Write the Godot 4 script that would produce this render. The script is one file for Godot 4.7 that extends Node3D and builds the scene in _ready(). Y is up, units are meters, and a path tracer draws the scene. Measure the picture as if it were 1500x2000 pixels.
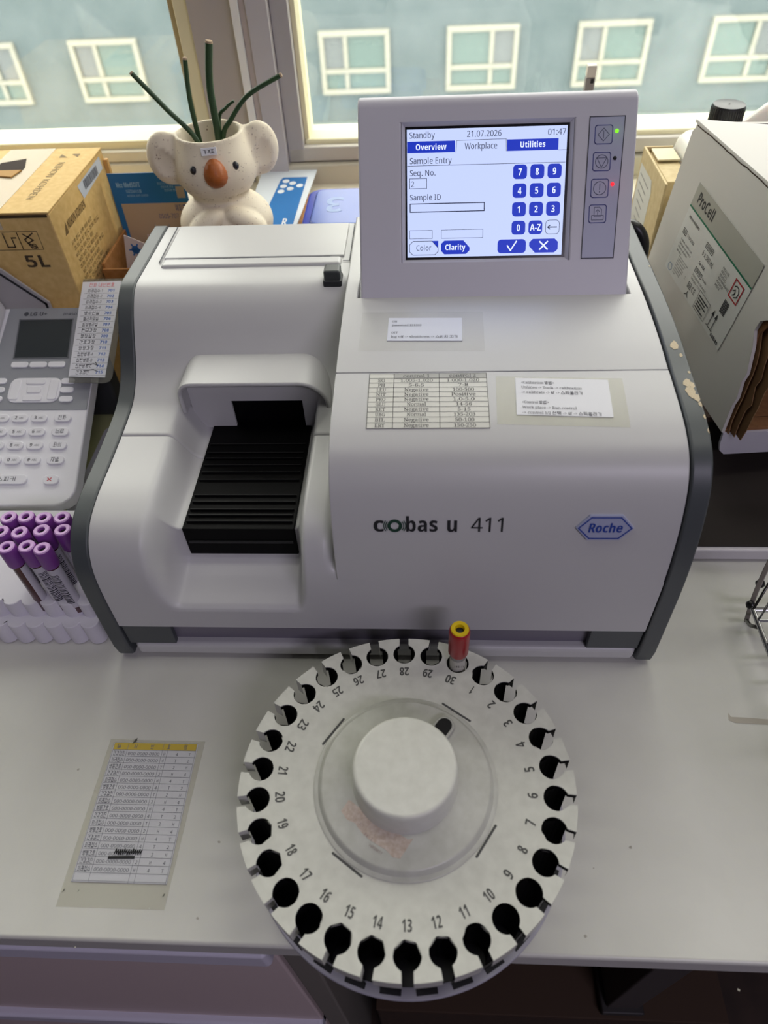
extends Node3D
# An urine analyser on a laboratory worktop by a window. Desk top is y = 0, x runs along the worktop, z towards the viewer.

var used := {}
var rng := RandomNumberGenerator.new()
var fonts := {}
var white: StandardMaterial3D
var panel: StandardMaterial3D
var black: StandardMaterial3D
var ink: StandardMaterial3D

# ------------------------------------------------------------------ mesh collector
class MB:
	var v := PackedVector3Array()
	var n := PackedVector3Array()
	func tri(a: Vector3, b: Vector3, c: Vector3, na: Vector3, nb: Vector3, nc: Vector3) -> void:
		if (c - a).cross(b - a).dot(na + nb + nc) < 0.0:
			v.append_array([a, c, b]); n.append_array([na, nc, nb])
		else:
			v.append_array([a, b, c]); n.append_array([na, nb, nc])
	func quad(a: Vector3, b: Vector3, c: Vector3, d: Vector3, na: Vector3, nb: Vector3, nc: Vector3, nd: Vector3) -> void:
		tri(a, b, c, na, nb, nc)
		tri(a, c, d, na, nc, nd)
	func flat4(a: Vector3, b: Vector3, c: Vector3, d: Vector3, up: Vector3) -> void:
		quad(a, b, c, d, up, up, up, up)
	func add(o: MB, t: Transform3D) -> void:
		for i in range(0, o.v.size(), 3):
			var nb := t.basis.inverse().transposed()
			tri(t * o.v[i], t * o.v[i + 1], t * o.v[i + 2], (nb * o.n[i]).normalized(), (nb * o.n[i + 1]).normalized(), (nb * o.n[i + 2]).normalized())
	func mesh() -> ArrayMesh:
		var a := []
		a.resize(Mesh.ARRAY_MAX)
		a[Mesh.ARRAY_VERTEX] = v
		a[Mesh.ARRAY_NORMAL] = n
		var uv := PackedVector2Array()
		uv.resize(v.size())
		for i in v.size():
			uv[i] = Vector2(v[i].x, v[i].z)
		a[Mesh.ARRAY_TEX_UV] = uv
		var m := ArrayMesh.new()
		if v.size() > 0:
			m.add_surface_from_arrays(Mesh.PRIMITIVE_TRIANGLES, a)
		return m

# ------------------------------------------------------------------ shapes
func rbox(b: MB, c: Vector3, size: Vector3, r: float, k := 3, t := Transform3D()) -> void:
	var h := size / 2.0
	r = minf(r, minf(h.x, minf(h.y, h.z)) * 0.98)
	for ax in 3:
		for sg in [-1.0, 1.0]:
			var u := (ax + 1) % 3
			var w := (ax + 2) % 3
			var cu := cuts(h[u], r, k)
			var cw := cuts(h[w], r, k)
			var P := []
			var N := []
			for i in cu.size():
				var pr := []
				var nr := []
				for j in cw.size():
					var p := Vector3()
					p[ax] = sg * h[ax]; p[u] = cu[i]; p[w] = cw[j]
					var inn := Vector3(clampf(p.x, -h.x + r, h.x - r), clampf(p.y, -h.y + r, h.y - r), clampf(p.z, -h.z + r, h.z - r))
					var nn := (p - inn).normalized()
					pr.append(t * (c + inn + nn * r)); nr.append((t.basis * nn).normalized())
				P.append(pr); N.append(nr)
			for i in cu.size() - 1:
				for j in cw.size() - 1:
					b.quad(P[i][j], P[i + 1][j], P[i + 1][j + 1], P[i][j + 1], N[i][j], N[i + 1][j], N[i + 1][j + 1], N[i][j + 1])

func cuts(h: float, r: float, k: int) -> Array:
	var out := []
	for i in k + 1:
		out.append(-h + r * (1.0 - tan(PI / 4 * (1.0 - float(i) / k))))
	for i in k + 1:
		out.append(h - r * (1.0 - tan(PI / 4 * float(i) / k)))
	return out

func box(size: Vector3, r := 0.001, c := Vector3.ZERO, t := Transform3D()) -> ArrayMesh:
	var b := MB.new()
	rbox(b, c, size, r, 2, t)
	return b.mesh()

# box between two corners
func span(a: Vector3, c: Vector3, r := 0.001, t := Transform3D()) -> ArrayMesh:
	return box((c - a).abs(), r, (a + c) / 2, t)

func ccw(p: PackedVector2Array) -> PackedVector2Array:
	var s := 0.0
	for i in p.size():
		s += p[i].cross(p[(i + 1) % p.size()])
	if s < 0:
		p = p.duplicate()
		p.reverse()
	return p

# prism of a polygon in xy, from z0 to z1, with a rounded edge of size bev
func extrude(b: MB, poly: PackedVector2Array, z0: float, z1: float, bev := 0.0, t := Transform3D(), thr := 40.0, caps := 3) -> void:
	var p := ccw(poly)
	var m := p.size()
	var en := PackedVector2Array()
	for i in m:
		var d := (p[(i + 1) % m] - p[i]).normalized()
		en.append(Vector2(d.y, -d.x))
	var q := PackedVector2Array()
	for i in m:
		var a := en[(i + m - 1) % m]
		var c := en[i]
		var mi := (a + c)
		var l := mi.length_squared()
		q.append(p[i] - (mi * 2.0 / l if l > 0.3 else c) * bev)
	var T := func(x: Vector2, z: float) -> Vector3: return t * Vector3(x.x, x.y, z)
	for i in m:
		var j := (i + 1) % m
		var na := en[i]
		var nb := en[i]
		if en[(i + m - 1) % m].dot(en[i]) > cos(deg_to_rad(thr)):
			na = (en[(i + m - 1) % m] + en[i]).normalized()
		if en[j].dot(en[i]) > cos(deg_to_rad(thr)):
			nb = (en[j] + en[i]).normalized()
		var NA := (t.basis * Vector3(na.x, na.y, 0)).normalized()
		var NB := (t.basis * Vector3(nb.x, nb.y, 0)).normalized()
		b.quad(T.call(p[i], z0 + bev), T.call(p[j], z0 + bev), T.call(p[j], z1 - bev), T.call(p[i], z1 - bev), NA, NB, NB, NA)
		if bev > 0:
			for s in [[z0, -1.0], [z1, 1.0]]:
				var cap := (t.basis * Vector3(0, 0, s[1])).normalized()
				var mid := bev * 0.293
				var pi := p[i].lerp(q[i], 0.293)
				var pj := p[j].lerp(q[j], 0.293)
				var zz: float = s[0] - s[1] * mid
				var MA := (NA + cap).normalized()
				var MBn := (NB + cap).normalized()
				b.quad(T.call(p[i], s[0] - s[1] * bev), T.call(p[j], s[0] - s[1] * bev), T.call(pj, zz), T.call(pi, zz), NA, NB, MBn, MA)
				b.quad(T.call(pi, zz), T.call(pj, zz), T.call(q[j], s[0]), T.call(q[i], s[0]), MA, MBn, cap, cap)
	var ix := Geometry2D.triangulate_polygon(q)
	for s in [[z0, -1.0, 1], [z1, 1.0, 2]]:
		if not (caps & int(s[2])):
			continue
		var cap := (t.basis * Vector3(0, 0, s[1])).normalized()
		for i in range(0, ix.size(), 3):
			b.tri(T.call(q[ix[i]], s[0]), T.call(q[ix[i + 1]], s[0]), T.call(q[ix[i + 2]], s[0]), cap, cap, cap)

# revolve (r, y) points about y
func lathe(b: MB, prof: Array, seg := 48, t := Transform3D(), thr := 40.0) -> void:
	var en := []
	for i in prof.size() - 1:
		var d: Vector2 = (prof[i + 1] - prof[i]).normalized()
		en.append(Vector2(d.y, -d.x))
	for i in prof.size() - 1:
		var na: Vector2 = en[i]
		var nb: Vector2 = en[i]
		if i > 0 and en[i - 1].dot(en[i]) > cos(deg_to_rad(thr)):
			na = (en[i - 1] + en[i]).normalized()
		if i < en.size() - 1 and en[i + 1].dot(en[i]) > cos(deg_to_rad(thr)):
			nb = (en[i + 1] + en[i]).normalized()
		for s in seg:
			var a0 := TAU * s / seg
			var a1 := TAU * (s + 1) / seg
			var f := func(p: Vector2, a: float) -> Vector3: return Vector3(p.x * cos(a), p.y, p.x * sin(a))
			var g := func(p: Vector2, a: float) -> Vector3: return (t.basis * f.call(p, a)).normalized()
			b.quad(t * f.call(prof[i], a0), t * f.call(prof[i + 1], a0), t * f.call(prof[i + 1], a1), t * f.call(prof[i], a1), g.call(na, a0), g.call(nb, a0), g.call(nb, a1), g.call(na, a1))

func tube(b: MB, pts: Array, r0: float, r1 := -1.0, seg := 10, caps := true) -> void:
	if r1 < 0:
		r1 = r0
	var nrm := Vector3.UP
	var rings := []
	var norms := []
	for i in pts.size():
		var d: Vector3 = (pts[mini(i + 1, pts.size() - 1)] - pts[maxi(i - 1, 0)]).normalized()
		if i == 0:
			nrm = d.cross(Vector3.RIGHT if absf(d.x) < 0.8 else Vector3.UP).normalized()
		nrm = (nrm - d * nrm.dot(d)).normalized()
		var bi := d.cross(nrm)
		var r := lerpf(r0, r1, float(i) / maxi(1, pts.size() - 1))
		var ring := []
		var nn := []
		for s in seg:
			var a := TAU * s / seg
			var o := nrm * cos(a) + bi * sin(a)
			ring.append(pts[i] + o * r); nn.append(o)
		rings.append(ring); norms.append(nn)
	for i in pts.size() - 1:
		for s in seg:
			var e := (s + 1) % seg
			b.quad(rings[i][s], rings[i + 1][s], rings[i + 1][e], rings[i][e], norms[i][s], norms[i + 1][s], norms[i + 1][e], norms[i][e])
	if caps:
		for k in [0, pts.size() - 1]:
			var d: Vector3 = (pts[0] - pts[1]).normalized() if k == 0 else (pts[k] - pts[k - 1]).normalized()
			for s in seg:
				b.tri(pts[k], rings[k][s], rings[k][(s + 1) % seg], d, d, d)

func curve(pts: Array, per := 6) -> Array:
	var out := []
	for i in pts.size() - 1:
		var a = pts[maxi(i - 1, 0)]
		var d = pts[mini(i + 2, pts.size() - 1)]
		for k in per:
			out.append(pts[i].cubic_interpolate(pts[i + 1], a, d, float(k) / per))
	out.append(pts[-1])
	return out

# smooth sheet over rows of points; side = a direction that the normals should agree with on average
func sheet(b: MB, P: Array, side: Vector3) -> void:
	var R := P.size()
	var K: int = P[0].size()
	var N := []
	var total := Vector3()
	for i in R:
		var row := []
		for j in K:
			var du: Vector3 = P[mini(i + 1, R - 1)][j] - P[maxi(i - 1, 0)][j]
			var dv: Vector3 = P[i][mini(j + 1, K - 1)] - P[i][maxi(j - 1, 0)]
			var nn := du.cross(dv).normalized()
			row.append(nn); total += nn
		N.append(row)
	var sg := 1.0 if total.dot(side) > 0 else -1.0
	for i in R - 1:
		for j in K - 1:
			b.quad(P[i][j], P[i + 1][j], P[i + 1][j + 1], P[i][j + 1], N[i][j] * sg, N[i + 1][j] * sg, N[i + 1][j + 1] * sg, N[i][j + 1] * sg)

func rrect(x0: float, y0: float, x1: float, y1: float, r: float, k := 5) -> PackedVector2Array:
	var p := PackedVector2Array()
	for c in [[x1 - r, y1 - r, 0], [x0 + r, y1 - r, 1], [x0 + r, y0 + r, 2], [x1 - r, y0 + r, 3]]:
		for i in k + 1:
			var a: float = PI / 2 * (c[2] + float(i) / k)
			p.append(Vector2(c[0] + r * cos(a), c[1] + r * sin(a)))
	return p

func disc(cx: float, cy: float, r: float, k := 24) -> PackedVector2Array:
	var p := PackedVector2Array()
	for i in k:
		p.append(Vector2(cx + r * cos(TAU * i / k), cy + r * sin(TAU * i / k)))
	return p

# flat polygon in the plane z = 0 of t
func flat(b: MB, p: PackedVector2Array, t: Transform3D, z := 0.0) -> void:
	var up := t.basis.z.normalized()
	var ix := Geometry2D.triangulate_polygon(p)
	for i in range(0, ix.size(), 3):
		b.tri(t * Vector3(p[ix[i]].x, p[ix[i]].y, z), t * Vector3(p[ix[i + 1]].x, p[ix[i + 1]].y, z), t * Vector3(p[ix[i + 2]].x, p[ix[i + 2]].y, z), up, up, up)

func rect(b: MB, x0: float, y0: float, x1: float, y1: float, t := Transform3D(), z := 0.0) -> void:
	b.flat4(t * Vector3(x0, y0, z), t * Vector3(x1, y0, z), t * Vector3(x1, y1, z), t * Vector3(x0, y1, z), t.basis.z.normalized())

func frame(b: MB, x0: float, y0: float, x1: float, y1: float, w: float, t := Transform3D(), z := 0.0) -> void:
	rect(b, x0, y0, x1, y0 + w, t, z); rect(b, x0, y1 - w, x1, y1, t, z)
	rect(b, x0, y0 + w, x0 + w, y1 - w, t, z); rect(b, x1 - w, y0 + w, x1, y1 - w, t, z)

func stroke(b: MB, pts: Array, w: float, t := Transform3D(), z := 0.0) -> void:
	for i in pts.size() - 1:
		var a: Vector2 = pts[i]
		var c: Vector2 = pts[i + 1]
		var d := (c - a).normalized() * w / 2
		var o := Vector2(-d.y, d.x)
		a -= d; c += d
		b.flat4(t * Vector3(a.x + o.x, a.y + o.y, z), t * Vector3(c.x + o.x, c.y + o.y, z), t * Vector3(c.x - o.x, c.y - o.y, z), t * Vector3(a.x - o.x, a.y - o.y, z), t.basis.z.normalized())

# rounded ring of flat strip
func ring(b: MB, pts: PackedVector2Array, w: float, t := Transform3D(), z := 0.0) -> void:
	var a := []
	for p in pts:
		a.append(p)
	a.append(pts[0])
	stroke(b, a, w, t, z)

# surface nets over a distance function
func nets(f, lo: Vector3, hi: Vector3, cell: float) -> ArrayMesh:
	var nx := int((hi.x - lo.x) / cell) + 2
	var ny := int((hi.y - lo.y) / cell) + 2
	var nz := int((hi.z - lo.z) / cell) + 2
	var val := PackedFloat32Array()
	val.resize(nx * ny * nz)
	for k in nz:
		for j in ny:
			for i in nx:
				val[i + nx * (j + ny * k)] = f.call(lo + Vector3(i, j, k) * cell)
	var at := {}
	var pos := PackedVector3Array()
	for k in nz - 1:
		for j in ny - 1:
			for i in nx - 1:
				var s := Vector3()
				var c := 0
				for e in 12:
					var ax := e / 4
					var o := [0, 0, 0]
					o[(ax + 1) % 3] = e & 1
					o[(ax + 2) % 3] = (e >> 1) & 1
					var o2 := o.duplicate()
					o2[ax] = 1
					var a := val[i + o[0] + nx * (j + o[1] + ny * (k + o[2]))]
					var d := val[i + o2[0] + nx * (j + o2[1] + ny * (k + o2[2]))]
					if (a < 0) != (d < 0):
						s += Vector3(o[0], o[1], o[2]).lerp(Vector3(o2[0], o2[1], o2[2]), a / (a - d)); c += 1
				if c:
					at[i + nx * (j + ny * k)] = pos.size()
					pos.append(lo + (Vector3(i, j, k) + s / c) * cell)
	var b := MB.new()
	var N := PackedVector3Array()
	var h := cell * 0.5
	for p in pos:
		N.append(Vector3(f.call(p + Vector3(h, 0, 0)) - f.call(p - Vector3(h, 0, 0)), f.call(p + Vector3(0, h, 0)) - f.call(p - Vector3(0, h, 0)), f.call(p + Vector3(0, 0, h)) - f.call(p - Vector3(0, 0, h))).normalized())
	var st := [1, nx, nx * ny]
	for k in range(1, nz - 1):
		for j in range(1, ny - 1):
			for i in range(1, nx - 1):
				var id := i + nx * (j + ny * k)
				for ax in 3:
					if (val[id] < 0) != (val[id + st[ax]] < 0):
						var u: int = st[(ax + 1) % 3]
						var w: int = st[(ax + 2) % 3]
						var q := [at[id], at[id - u], at[id - u - w], at[id - w]]
						b.quad(pos[q[0]], pos[q[1]], pos[q[2]], pos[q[3]], N[q[0]], N[q[1]], N[q[2]], N[q[3]])
	return b.mesh()

# ------------------------------------------------------------------ lettering
func font(face: String) -> Font:
	if not fonts.has(face):
		var f := SystemFont.new()
		f.font_names = PackedStringArray([face.replace(" Bold", "")])
		f.font_weight = 700 if face.ends_with("Bold") else 400
		var h := glyphs("H", f)
		var lo := 1e9
		var hi := -1e9
		for p in h[0]:
			lo = minf(lo, p.y); hi = maxf(hi, p.y)
		fonts[face] = [f, lo, hi - lo]
	return fonts[face][0]

func glyphs(s: String, f: Font) -> Array:
	var t := TextMesh.new()
	t.text = s
	t.font = f
	t.font_size = 40
	t.pixel_size = 0.01
	t.depth = 0.0
	t.curve_step = 1.5
	t.horizontal_alignment = HORIZONTAL_ALIGNMENT_LEFT
	var a := t.get_mesh_arrays()
	var out := PackedVector3Array()
	if a.size() and a[Mesh.ARRAY_VERTEX] != null and a[Mesh.ARRAY_VERTEX].size():
		var vv: PackedVector3Array = a[Mesh.ARRAY_VERTEX]
		if a[Mesh.ARRAY_INDEX] != null and a[Mesh.ARRAY_INDEX].size():
			for i in a[Mesh.ARRAY_INDEX]:
				out.append(vv[i])
		else:
			out = vv
	return [out, f.get_string_size(s, HORIZONTAL_ALIGNMENT_LEFT, -1, 40).x * 0.01]

const JAMO_C := {"g": [[0, 1, 1, 1, 1, 0]], "n": [[0, 1, 0, 0, 1, 0]], "d": [[1, 1, 0, 1, 0, 0, 1, 0]], "r": [[0, 1, 1, 1, 1, .5, 0, .5, 0, 0, 1, 0]], "m": [[0, 0, 0, 1, 1, 1, 1, 0, 0, 0]], "b": [[0, 1, 0, 0, 1, 0, 1, 1], [0, .5, 1, .5]], "s": [[.5, 1, 0, 0], [.5, .7, 1, 0]], "o": [[.5, 1, .1, .75, .1, .25, .5, 0, .9, .25, .9, .75, .5, 1]], "j": [[0, 1, 1, 1], [.5, 1, 0, 0], [.5, .6, 1, 0]], "c": [[.3, 1.1, .7, 1.1], [0, .8, 1, .8], [.5, .8, 0, 0], [.5, .5, 1, 0]], "k": [[0, 1, 1, 1, 1, 0], [0, .5, 1, .5]], "t": [[1, 1, 0, 1, 0, 0, 1, 0], [0, .5, 1, .5]], "p": [[0, 1, 1, 1], [0, 0, 1, 0], [.3, 1, .3, 0], [.7, 1, .7, 0]], "h": [[.3, 1.1, .7, 1.1], [0, .8, 1, .8], [.5, .6, .15, .3, .5, 0, .85, .3, .5, .6]]}
const LEAD := ["g", "gg", "n", "d", "dd", "r", "m", "b", "bb", "s", "ss", "o", "j", "jj", "c", "k", "t", "p", "h"]
const TAIL := ["", "g", "gg", "gs", "n", "nj", "nh", "d", "r", "rg", "rm", "rb", "rs", "rt", "rp", "rh", "m", "b", "bs", "s", "ss", "o", "j", "c", "k", "t", "p", "h"]
# vowels: strokes to the right (x 0..1) and strokes below, per medial
const VR := {0: [[.3, 1, .3, 0], [.3, .5, 1, .5]], 1: [[.2, 1, .2, 0], [.2, .5, .6, .5], [.8, 1, .8, 0]], 2: [[.3, 1, .3, 0], [.3, .65, 1, .65], [.3, .35, 1, .35]], 4: [[.7, 1, .7, 0], [.7, .5, 0, .5]], 5: [[.5, 1, .5, 0], [.5, .5, 0, .5], [.9, 1, .9, 0]], 6: [[.7, 1, .7, 0], [.7, .65, 0, .65], [.7, .35, 0, .35]], 20: [[.6, 1, .6, 0]]}
const VB := {8: [[0, 0, 1, 0], [.5, 0, .5, .8]], 12: [[0, 0, 1, 0], [.35, 0, .35, .8], [.65, 0, .65, .8]], 13: [[0, .6, 1, .6], [.5, .6, .5, -.3]], 17: [[0, .6, 1, .6], [.35, .6, .35, -.3], [.65, .6, .65, -.3]], 18: [[0, .3, 1, .3]]}
const VMIX := {9: [8, 0], 10: [8, 1], 11: [8, 20], 14: [13, 4], 15: [13, 5], 16: [13, 20], 19: [18, 20], 3: [-1, 1], 7: [-1, 5]}

func jamo(out: MB, strokes: Array, x0: float, y0: float, x1: float, y1: float, w: float) -> void:
	for s in strokes:
		var pts := []
		for i in range(0, s.size(), 2):
			pts.append(Vector2(lerpf(x0, x1, s[i]), lerpf(y0, y1, s[i + 1])))
		stroke(out, pts, w)

func consonants(out: MB, key: String, x0: float, y0: float, x1: float, y1: float, w: float) -> void:
	for i in key.length():
		var step := (x1 - x0) / key.length()
		jamo(out, JAMO_C[key[i]], x0 + step * i + (0.04 if i else 0.0), y0, x0 + step * (i + 1) - (0.04 if i < key.length() - 1 else 0.0), y1, w)

func syllable(out: MB, ch: int, x: float, em: float, w: float) -> void:
	var code := ch - 0xAC00
	var l: String = LEAD[code / 588]
	var vi := (code % 588) / 28
	var tl: String = TAIL[code % 28]
	var y0 := 0.42 if tl else 0.02
	var below: int = VMIX[vi][0] if VMIX.has(vi) else (vi if VB.has(vi) else -1)
	var right: int = VMIX[vi][1] if VMIX.has(vi) else (vi if VR.has(vi) else -1)
	var b := MB.new()
	var xr := 0.55 if right >= 0 else 0.9
	var yl := y0 + (0.28 if below >= 0 else 0.04)
	consonants(b, l, 0.12, yl + 0.04, xr, 0.96, w / em)
	if below >= 0:
		jamo(b, VB[below], 0.05, y0 + 0.06, xr + 0.06, y0 + 0.24, w / em)
	if right >= 0:
		jamo(b, VR[right], 0.62, y0, 0.98, 1.0, w / em)
	if tl:
		consonants(b, tl, 0.2, 0.0, 0.9, 0.3, w / em)
	out.add(b, Transform3D(Basis.from_scale(Vector3(em, em, 1)), Vector3(x, -em * 0.08, 0)))

# one line of writing in the plane of t, baseline at (x, y); h = cap height, w = full width (0 = natural), anchor 0 left, 0.5 centre, 1 right
func write(b: MB, s: String, x: float, y: float, h: float, w := 0.0, t := Transform3D(), face := "Droid Sans", anchor := 0.0, z := 0.0, slant := 0.0) -> void:
	var f := font(face)
	var k: float = h / fonts[face][2]
	var tmp := MB.new()
	var cur := 0.0
	var run := ""
	for i in s.length() + 1:
		var ch := s.unicode_at(i) if i < s.length() else 0
		var special := i == s.length() or ch >= 0xAC00 or ch == 0x2611
		if not special:
			run += s[i]
			continue
		if run:
			var g := glyphs(run, f)
			for q in range(0, g[0].size(), 3):
				var pts := []
				for e in 3:
					var p: Vector3 = g[0][q + e]
					var py: float = (p.y - fonts[face][1]) * k
					pts.append(Vector3(p.x * k + cur + py * slant, py, 0))
				tmp.tri(pts[0], pts[1], pts[2], Vector3.BACK, Vector3.BACK, Vector3.BACK)
			cur += g[1] * k
			run = ""
		if ch >= 0xAC00:
			syllable(tmp, ch, cur, h * 1.25, h * 0.13); cur += h * 1.4
		elif ch == 0x2611:
			frame(tmp, cur + h * .1, 0, cur + h, h * .95, h * .1)
			stroke(tmp, [Vector2(cur + h * .25, h * .5), Vector2(cur + h * .5, h * .2), Vector2(cur + h * 1.1, h * 1.05)], h * .12)
			cur += h * 1.25
	var sx := w / cur if w > 0 else 1.0
	b.add(tmp, t * Transform3D(Basis.from_scale(Vector3(sx, 1, 1)), Vector3(x - anchor * cur * sx, y, z)))

# ------------------------------------------------------------------ naming
func numbered(n: String) -> String:
	if not used.has(n):
		used[n] = 0
		return n
	used[n] += 1
	return "%s_%03d" % [n, used[n]]

func tag(o: Node3D, label: String, category: String, group := "") -> Node3D:
	o.set_meta("label", label)
	o.set_meta("category", category)
	if group:
		o.set_meta("group", group)
	return o

func thing(n: String, label: String, category: String, at := Vector3.ZERO, group := "") -> Node3D:
	var o := Node3D.new()
	o.name = numbered(n)
	add_child(o)
	o.position = at
	return tag(o, label, category, group)

# a part; coordinates of the mesh are in the world when the thing stands at the origin, else the thing's own
func part(n: String, m: Mesh, mat: Material, to: Node3D, label := "") -> MeshInstance3D:
	var o := MeshInstance3D.new()
	o.name = n
	o.mesh = m
	o.material_override = mat
	to.add_child(o, true)
	if label:
		o.set_meta("label", label)
	return o

func single(n: String, m: Mesh, mat: Material, label: String, category: String, group := "") -> MeshInstance3D:
	var o := MeshInstance3D.new()
	o.name = numbered(n)
	o.mesh = m
	o.material_override = mat
	add_child(o)
	tag(o, label, category, group)
	return o

func struct(n: String, m: Mesh, mat: Material, label: String, category: String, to: Node3D = null) -> MeshInstance3D:
	var o := MeshInstance3D.new()
	o.name = n
	o.mesh = m
	o.material_override = mat
	if to:
		to.add_child(o, true)
	else:
		add_child(o)
		o.set_meta("kind", "structure")
		tag(o, label, category)
	return o

func mat(c: String, rough := 0.6, metal := 0.0, spec := 0.5) -> StandardMaterial3D:
	var m := StandardMaterial3D.new()
	m.albedo_color = Color(c)
	m.roughness = rough
	m.metallic = metal
	m.metallic_specular = spec
	return m

func glow(c: String, e := 1.0) -> StandardMaterial3D:
	var m := mat("000000", 0.4)
	m.emission_enabled = true
	m.emission = Color(c)
	m.emission_energy_multiplier = e
	return m

# noise between two colours, triplanar in the object's axes
func grain(m: StandardMaterial3D, a: String, c: String, freq: float, scale: float, seed_ := 1, oct := 4) -> StandardMaterial3D:
	var ns := FastNoiseLite.new()
	ns.seed = seed_
	ns.frequency = freq
	ns.fractal_octaves = oct
	var g := Gradient.new()
	g.set_color(0, Color(a))
	g.set_color(1, Color(c))
	var t := NoiseTexture2D.new()
	t.width = 512
	t.height = 512
	t.seamless = true
	t.noise = ns
	t.color_ramp = g
	m.albedo_color = Color.WHITE
	m.albedo_texture = t
	m.uv1_triplanar = true
	m.uv1_scale = Vector3.ONE * scale
	return m

func _ready() -> void:
	rng.seed = 7
	# ---------------- camera, sky, lights, exposure
	var cam := Camera3D.new()
	cam.name = "camera"
	add_child(cam)
	cam.fov = 72.62
	cam.near = 0.02
	cam.far = 200.0
	cam.transform = Transform3D(Basis.from_euler(Vector3(-0.82362, 0.08160, -0.05905), EULER_ORDER_YXZ), Vector3(0.01003, 0.46865, 0.16262))
	cam.current = true
	var lens := CameraAttributesPhysical.new()
	lens.frustum_focal_length = 16.33
	lens.exposure_aperture = 4.8
	lens.frustum_focus_distance = 0.53
	cam.attributes = lens
	var we := WorldEnvironment.new()
	we.name = "environment"
	var env := Environment.new()
	env.background_mode = Environment.BG_COLOR
	env.background_color = Color(1.0, 1.0, 0.96)
	env.background_energy_multiplier = 4.7
	env.tonemap_mode = Environment.TONE_MAPPER_LINEAR
	env.tonemap_exposure = 1.2
	env.sdfgi_enabled = true
	env.ssao_enabled = true
	env.ssil_enabled = true
	we.environment = env
	add_child(we)
	white = mat("c9c9c8", 0.38)
	panel = mat("4b5052", 0.42)
	black = mat("0b0b0d", 0.3)
	ink = mat("1d1e22", 0.6)
	ceiling_lamp(Vector3(-0.60, 1.735, -0.05), 0.19, Color(1.0, 0.99, 0.92))
	ceiling_lamp(Vector3(1.00, 1.735, -0.30), 0.34, Color(1.0, 0.99, 0.92))
	ceiling_lamp(Vector3(1.1, 1.735, 1.8), 2.3, Color(0.94, 0.90, 1.0))
	room()
	worktop()
	analyser()
	carousel()
	left_side()
	window_side()
	right_side()
	outdoors()

func ceiling_lamp(at: Vector3, e: float, tint := Color(1.0, 1.0, 0.95)) -> void:
	var o := thing("ceiling_light", "recessed ceiling light panel at x %d" % int(at.x * 10), "ceiling light", at)
	o.set_meta("label", "long white ceiling light panel " + ("left above the window desk" if at.x < 0 else "right above the window desk" if at.z < 0.5 else "further back over the right of the room"))
	part("housing", span(Vector3(-0.62, 0.004, -0.16), Vector3(0.62, 0.014, 0.16), 0.002), mat("e8e8e8", 0.5), o)
	part("diffuser_lamp", span(Vector3(-0.6, 0.0, -0.14), Vector3(0.6, 0.004, 0.14), 0.001), glow("f4f4ff", 1.0), o)
	var l := AreaLight3D.new()
	l.name = "lamp_light"
	l.area_size = Vector2(1.2, 0.28)
	l.light_color = tint
	l.light_energy = e
	l.area_range = 12.0
	l.area_attenuation = 2.0
	l.shadow_enabled = true
	l.position = Vector3(0, -0.004, 0)
	l.rotation.x = -PI / 2
	o.add_child(l)

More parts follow.
